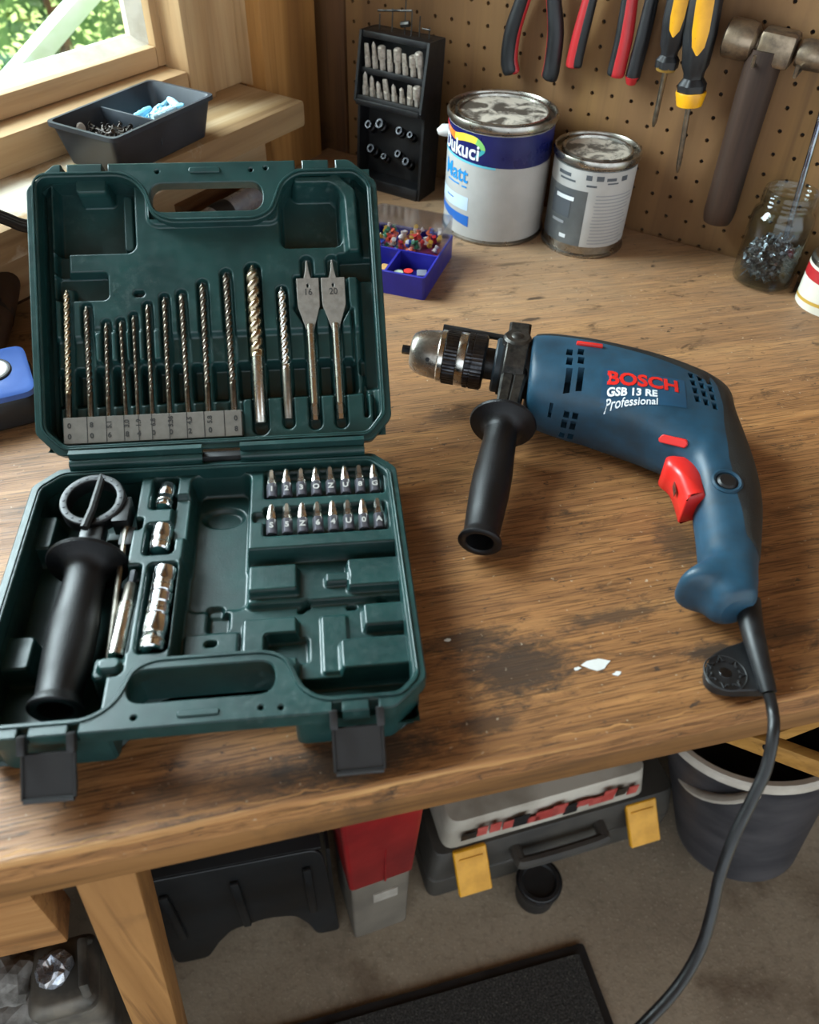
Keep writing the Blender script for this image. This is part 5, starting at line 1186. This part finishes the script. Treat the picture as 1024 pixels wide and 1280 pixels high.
# red and grey container
a, b = FL(445, 1172), FL(507, 1149); e1 = (b - a); wr = e1.length; ang = math.atan2(e1.y, e1.x); zg = zfor(a, 1108)
rb_ = thing('storage_bin', 'tall grey container with a red upper half under the bench', 'container', place(a, ang)); print('RED', wr, zg)
dr = .085
def rbox(x0, y0, x1, y1, z0, z1, grow, r=.006, top=True):
    return MB().loft([[(p[0], p[1], z) for p in rrect(x0 - g, y0 - g, x1 + g, y1 + g, r, 4)] for z, g in ((z0, 0), (z0 + .002, .0015), (z1 - .002, grow), (z1, grow - .0015))])
rbox(0, 0, wr, dr, 0, zg, .002).build('lower_box', pm('dusty_grey_box', '#5d564c', '#736a5d', 12, .7), rb_)
rbox(-.003, -.003, wr + .003, dr + .003, zg - .004, zg * 2.3, .010).build('red_box', pm('dark_red_plastic', '#8e1216', '#6d0f12', 10, .42), rb_)
MB().prism(round_poly([(wr * .35, -.0035 + 0, .002), (wr * .8, -.0035), (wr * .8, -.001), (wr * .35, -.001)], .0008, 2), zg * .62, zg * .76).build('worn_label', pm('worn_label', '#8e877c', '#a29b90', 60, .7), rb_)
MB().box((wr * .55, -.0065, zg * 1.6), (.003, .003, zg * 1.2)).build('moulded_rib', pm('dark_red_plastic', '#a3161a'), rb_, bevel=.001)
# grey tool case with yellow latches
a, b = FL(536, 1122), FL(824, 1036); e1 = b - a; wt = e1.length; ang = math.atan2(e1.y, e1.x)
tb = thing('tool_case', 'dusty dark grey tool case with two yellow latches under the bench', 'tool case', place(a, ang)); print('TOOLCASE', wt)
M_TC = pm('dusty_dark_grey', '#2f2c28', '#47423a', 9, .65, bump=.2, bscale=200); ht = .125
rbox(0, 0, wt, .26, 0, ht * .48, .003, .016).build('lower_shell', M_TC, tb)
rbox(-.001, -.001, wt + .001, .262, ht * .50, ht, -.006, .016).build('upper_shell', M_TC, tb)
rbox(.004, .004, wt - .004, .256, ht * .46, ht * .52, 0, .014).build('seam', M_BLKM, tb)
hnd = MB(); hw_ = wt * .17; hnd.tube(smooth_path([(wt * .5 - hw_, .010, ht * .74), (wt * .5 - hw_, -.014, ht * .74), (wt * .5 - hw_ + .010, -.022, ht * .74), (wt * .5 + hw_ - .010, -.022, ht * .74), (wt * .5 + hw_, -.014, ht * .74), (wt * .5 + hw_, .010, ht * .74)], 5), .009, 10); hnd.build('handle', M_TC, tb)
def on_front(px, py):                     # x along the front of the tool case, z
    n = Vector((math.sin(ang), -math.cos(ang), 0)); q = onplane(px, py, a, n); return (q - a).dot(e1.normalized()), q.z
for (x0, y0), (x1, y1) in (((565, 1052), (607, 1098)), ((779, 995), (815, 1038))):
    xa, za = on_front((x0 + x1) / 2, (y0 + y1) / 2); L_ = MB(); L_.prism(rrect(-.0235, -.033, .0235, .033, .003), 0, .007, ch=.0015)
    Mf = T(xa, -.012, za) @ Matrix.Rotation(R(52), 4, 'X'); l_ = L_.build('latch', M_YEL, tb, Mf)
    MB().box((0, .020, .0075), (.034, .003, .002)).build('latch_rib', M_YEL, l_, bevel=.0005); print('LATCH', xa, za)
# white box with red print lying on the tool case
wbx = thing('printed_box', 'crumpled white box with red print lying on the tool case', 'box', place(a, ang) @ T(0, 0, ht + .0005))
rbox(.02, .012, wt * .86, .20, 0, .060, -.006, .018).build('carton', pm('dirty_white_card', '#958d7f', '#bdb6a8', 10, .65), wbx)
rnd = random.Random(9)
for i in range(14):
    x = wt * (.14 + .05 * i); z = rnd.uniform(.024, .036)
    MB().box((x, .0094, z), (rnd.uniform(.014, .034), .0012, rnd.uniform(.014, .034)), Matrix.Identity(4)).build('red_print', pm('faded_red_print', '#a33a34', '#b5554b', 60, .6) if i % 4 else M_BLKM, wbx, smooth=False)
# small black pot
q = FL(668, 1118); cp = thing('black_pot', 'small black plastic pot on the floor before the tool case', 'pot', place(q))
MB().lathe([(0, 0), (.026, 0), (.028, .002), (.030, .044), (.031, .046), (.031, .052), (.029, .054), (.024, .054), (.022, .050), (0, .049)], 36).build('pot_body', M_BLKM, cp)
MB().lathe([(.0311, .045), (.0325, .0455), (.0325, .0525), (.031, .053)], 36).build('screw_rim', M_BLK, cp)
# bucket
bc = FL(913, 1047); rb0 = .086; hb_ = .262; rt = .120
bk_ = thing('bucket', 'translucent grey plastic bucket with a white rim leaning at the right', 'bucket', Matrix.Translation(bc + Vector((0, 0, .026))) @ Vector((-.15, .20, .97)).to_track_quat('Z', 'Y').to_matrix().to_4x4())
def bucket_mat():
    t = NT('translucent_grey'); v = t.mapping((1, 1, 3)); n = t.noise(v, 9, 6, .6); t.color(t.ramp(n, [(.35, lin('#3b3b3f')), (.65, lin('#565456'))])); t.set(rough=.42, trans=.25, ior=1.2); return t.m
MB().lathe([(0, 0), (rb0 - .004, 0), (rb0, .004), (rb0 + (rt - rb0) * .9, hb_ * .9), (rt, hb_), (rt - .003, hb_), (rb0 + (rt - rb0) * .9 - .003, hb_ * .9), (rb0 - .004, .008), (0, .006)], 64).build('bucket_body', bucket_mat(), bk_)
MB().lathe([(rt - .002, hb_ - .012), (rt + .006, hb_ - .012), (rt + .007, hb_ - .002), (rt + .004, hb_ + .002), (rt - .003, hb_ + .002)], 64).build('rim', pm('dirty_white_plastic', '#b8b0a2', '#cfc8bb', 20, .55), bk_)
hdl = []
for k_ in range(25):
    a_ = math.pi * k_ / 24; hdl.append(Vector(((rt + .006) * math.cos(a_), -(rt + .012) * math.sin(a_) * .72, hb_ - .012 - .16 * math.sin(a_) * .55)))
MB().tube([rotz(R(38)) @ p for p in hdl], .005, 10, sx=1.4).build('bail_handle', pm('dirty_white_plastic', '#b8b0a2'), bk_)
rnd = random.Random(4)
for i in range(5):
    sector((rb0 + rt) / 2 - .010 + .0012 * i, R(-148 + i * 3.5), R(-146.4 + i * 3.5), .115 - .014 * i * .3, .155 - .002 * i, 4, .004).build('worn_print', M_WHITE, bk_, smooth=False)
# wooden braces under the right of the bench
def bar(p, q, w_, h_): 
    d = (q - p).normalized(); s_ = d.cross(Vector((0, 0, 1))).normalized(); u_ = s_.cross(d); inv = M_BEN.inverted()
    return MB().loft([[inv @ (c + s_ * x * w_ / 2 + u_ * y * h_ / 2) for x, y in ((-1, -1), (1, -1), (1, 1), (-1, 1))] for c in (p, q)]).build('brace', wood('yellow_brace', '#b98a48', '#a57838', '#7d5827', 0, 1.0, .55), bench, bevel=.0015)
bar(PD(905, 912, .70), PD(1075, 975, .66), .010, .022); bar(PD(950, 925, .74), PD(1085, 872, .70), .010, .018)
bx = bench.children[-2]; q = M_BEN.inverted() @ PD(959, 932, .682); MB().lathe([(0, .004), (.003, .004), (.0045, 0), (0, 0)], 12, Matrix.Translation(q) @ Matrix.Rotation(R(60), 4, 'X')).build('screw_head', M_BLKM, bx)
# door mat
A = FL(728, 1180); d1 = (FL(395, 1275) - A).normalized(); d2 = Vector((d1.y, -d1.x, 0)); d2 = d2 if d2.dot(FL(768, 1275) - A) > 0 else -d2
mt = thing('door_mat', 'dark speckled rubber-backed mat on the concrete floor', 'mat', frame(A, -d1, -d2, Vector((0, 0, 1))))
def mat_mat():
    t = NT('mat_pile'); v = t.mapping(); n = t.noise(v, 420, 3, .7); t.color(t.ramp(n, [(.35, lin('#262523')), (.6, lin('#454340')), (.75, lin('#7d786f'))])); t.set(rough=.95, spec=.15); t.bump(n, .8, .003); return t.m
MB().prism(rrect(-.60, -.40, 0, 0, .006), 0.0, .006).build('backing', M_BLKM, mt, smooth=False); MB().prism(rrect(-.588, -.388, -.012, -.012, .006), .0055, .010).build('pile', mat_mat(), mt, smooth=False)
# black step stool with arched front behind the leg
a, b = FL(222, 1205), FL(416, 1164); e1 = b - a; ws = e1.length; ang = math.atan2(e1.y, e1.x)
ss = thing('step_stool', 'black moulded plastic step stool with an arched front under the bench', 'stool', place(a, ang)); print('STOOL', ws)
arch = [(0, 0), (ws * .20, 0), (ws * .30, .05), (ws * .40, .085), (ws * .62, .10), (ws * .78, .09), (ws * .86, .045), (ws * .90, 0), (ws * 1.05, 0), (ws * 1.00, .26), (ws * .96, .28), (ws * .06, .28), (ws * .02, .26)]
Mst = Matrix(((1, 0, 0, 0), (0, 0, -1, 0), (0, 1, 0, 0), (0, 0, 0, 1))); arch = round_poly(arch, .012, 3)
M_SS = pm('scuffed_black_plastic', '#08090a', '#101315', 9, .5)
MB().prism(arch, -.004, .0, M=Mst, ch=.001).build('front_panel', M_SS, ss, smooth=False); MB().prism(arch, -.25, -.246, M=Mst).build('back_panel', M_SS, ss, smooth=False)
MB().box((ws * .51, .127, .278), (ws * .97, .25, .006)).build('step_top', M_SS, ss, bevel=.002)
for x in (.012, ws * 1.03): MB().box((x, .125, .135), (.004, .242, .268)).build('side_panel', M_SS, ss)
for x in (ws * .12, ws * .5, ws * .9): MB().box((x, -.003, .17), (.010, .006, .14)).build('rib', M_SS, ss, bevel=.002)
# dirty canister beside the leg, lumps of mortar
zt = .30; pts = [onz(x, y, zt) for x, y in ((36, 1182), (104, 1164), (134, 1252), (30, 1270))]
cc = (pts[0] + pts[1] + pts[2] + pts[3]) / 4; e1 = (pts[1] - pts[0]).normalized(); ang = math.atan2(e1.y, e1.x); ww = ((pts[1] - pts[0]).length + (pts[2] - pts[3]).length) / 2; dd_ = ((pts[0] - pts[3]).length + (pts[1] - pts[2]).length) / 2; print('CAN', ww, dd_)
cn = thing('canister', 'dirty grey canister with foil over its cap beside the bench leg', 'canister', place(Vector((cc.x, cc.y, 0)), ang))
M_CAN = pm('dirty_grey_metal', '#4c4a45', '#7d766a', 22, .55, .3, bump=.3, bscale=120)
MB().loft([[(p[0], p[1], z) for p in rrect(-ww / 2 + i, -dd_ / 2 + i, ww / 2 - i, dd_ / 2 - i, .014, 5)] for z, i in ((0, .004), (.004, 0), (zt - .030, 0), (zt - .026, .002), (zt - .022, 0), (zt - .010, 0), (zt - .002, .005), (zt, .009))]).build('canister_body', M_CAN, cn)
MB().tube([(ww * .5 - .008, -dd_ * .35, zt - .004), (ww * .5 - .008, -dd_ * .30, zt + .010), (ww * .5 - .010, dd_ * .30, zt + .010), (ww * .5 - .008, dd_ * .35, zt - .004)], .005, 10).build('carry_bar', M_CAN, cn)
fo = MB(); rn = random.Random(2); fs_ = []
for z, r_ in ((0, .017), (.006, .018), (.011, .015), (.013, .009), (.009, .004)):
    fs_.append([(r_ * rn.uniform(.78, 1.15) * math.cos(2 * math.pi * i / 16), r_ * rn.uniform(.78, 1.15) * math.sin(2 * math.pi * i / 16), z + rn.uniform(-.002, .002)) for i in range(16)])
fo.loft(fs_); fo.build('foil_cap', pm('crumpled_foil', '#c7cbd2', '#a2a7b0', 200, .3, .8), cn, T(-.006, .004, zt), smooth=False)
for i, (px, py, r_) in enumerate(((8, 1225, .030), (14, 1262, .034), (-12, 1275, .030), (32, 1288, .026))):
    q = onz(px, py, .29 - .02 * i); rn = random.Random(60 + i); b_ = bmesh.new(); bmesh.ops.create_icosphere(b_, subdivisions=3, radius=r_)
    for v in b_.verts:
        v.co *= 1 + .16 * math.sin(v.co.x * 170 + i) * math.cos(v.co.y * 140 + i * 2) + rn.uniform(-.03, .03); v.co.z *= .7
    me = bpy.data.meshes.new('mortar_lump'); b_.to_mesh(me); b_.free(); me.materials.append(pm('grey_mortar', '#8e8b86', '#5d5a55', 60, .9, bump=.5, bscale=200)); o = link('mortar_lump', me, None, Matrix.Translation(q))
    tag(o, 'rough grey lump of mortar in the sack beside the canister, %s' % ['highest of the pile', 'in the middle', 'at the left edge', 'lowest by the canister'][i], 'rubble', 'lumps of mortar')
q = onz(5, 1255, .20); sk = MB(); sk.loft([[(r_ * math.cos(2 * math.pi * i / 24) * (1 + .06 * math.sin(i * 2.1 + z * 40)), r_ * math.sin(2 * math.pi * i / 24) * (1 + .06 * math.cos(i * 1.7)), z) for i in range(24)] for z, r_ in ((0, .075), (.02, .082), (.12, .080), (.22, .075), (.235, .070))])
tag(sk.build('mortar_sack', pm('sack_paper', '#5d5246', '#766a5b', 20, .85), M=Matrix.Translation(Vector((q.x - .05, q.y, 0)))), 'grey paper sack holding mortar lumps at the lower left', 'sack')
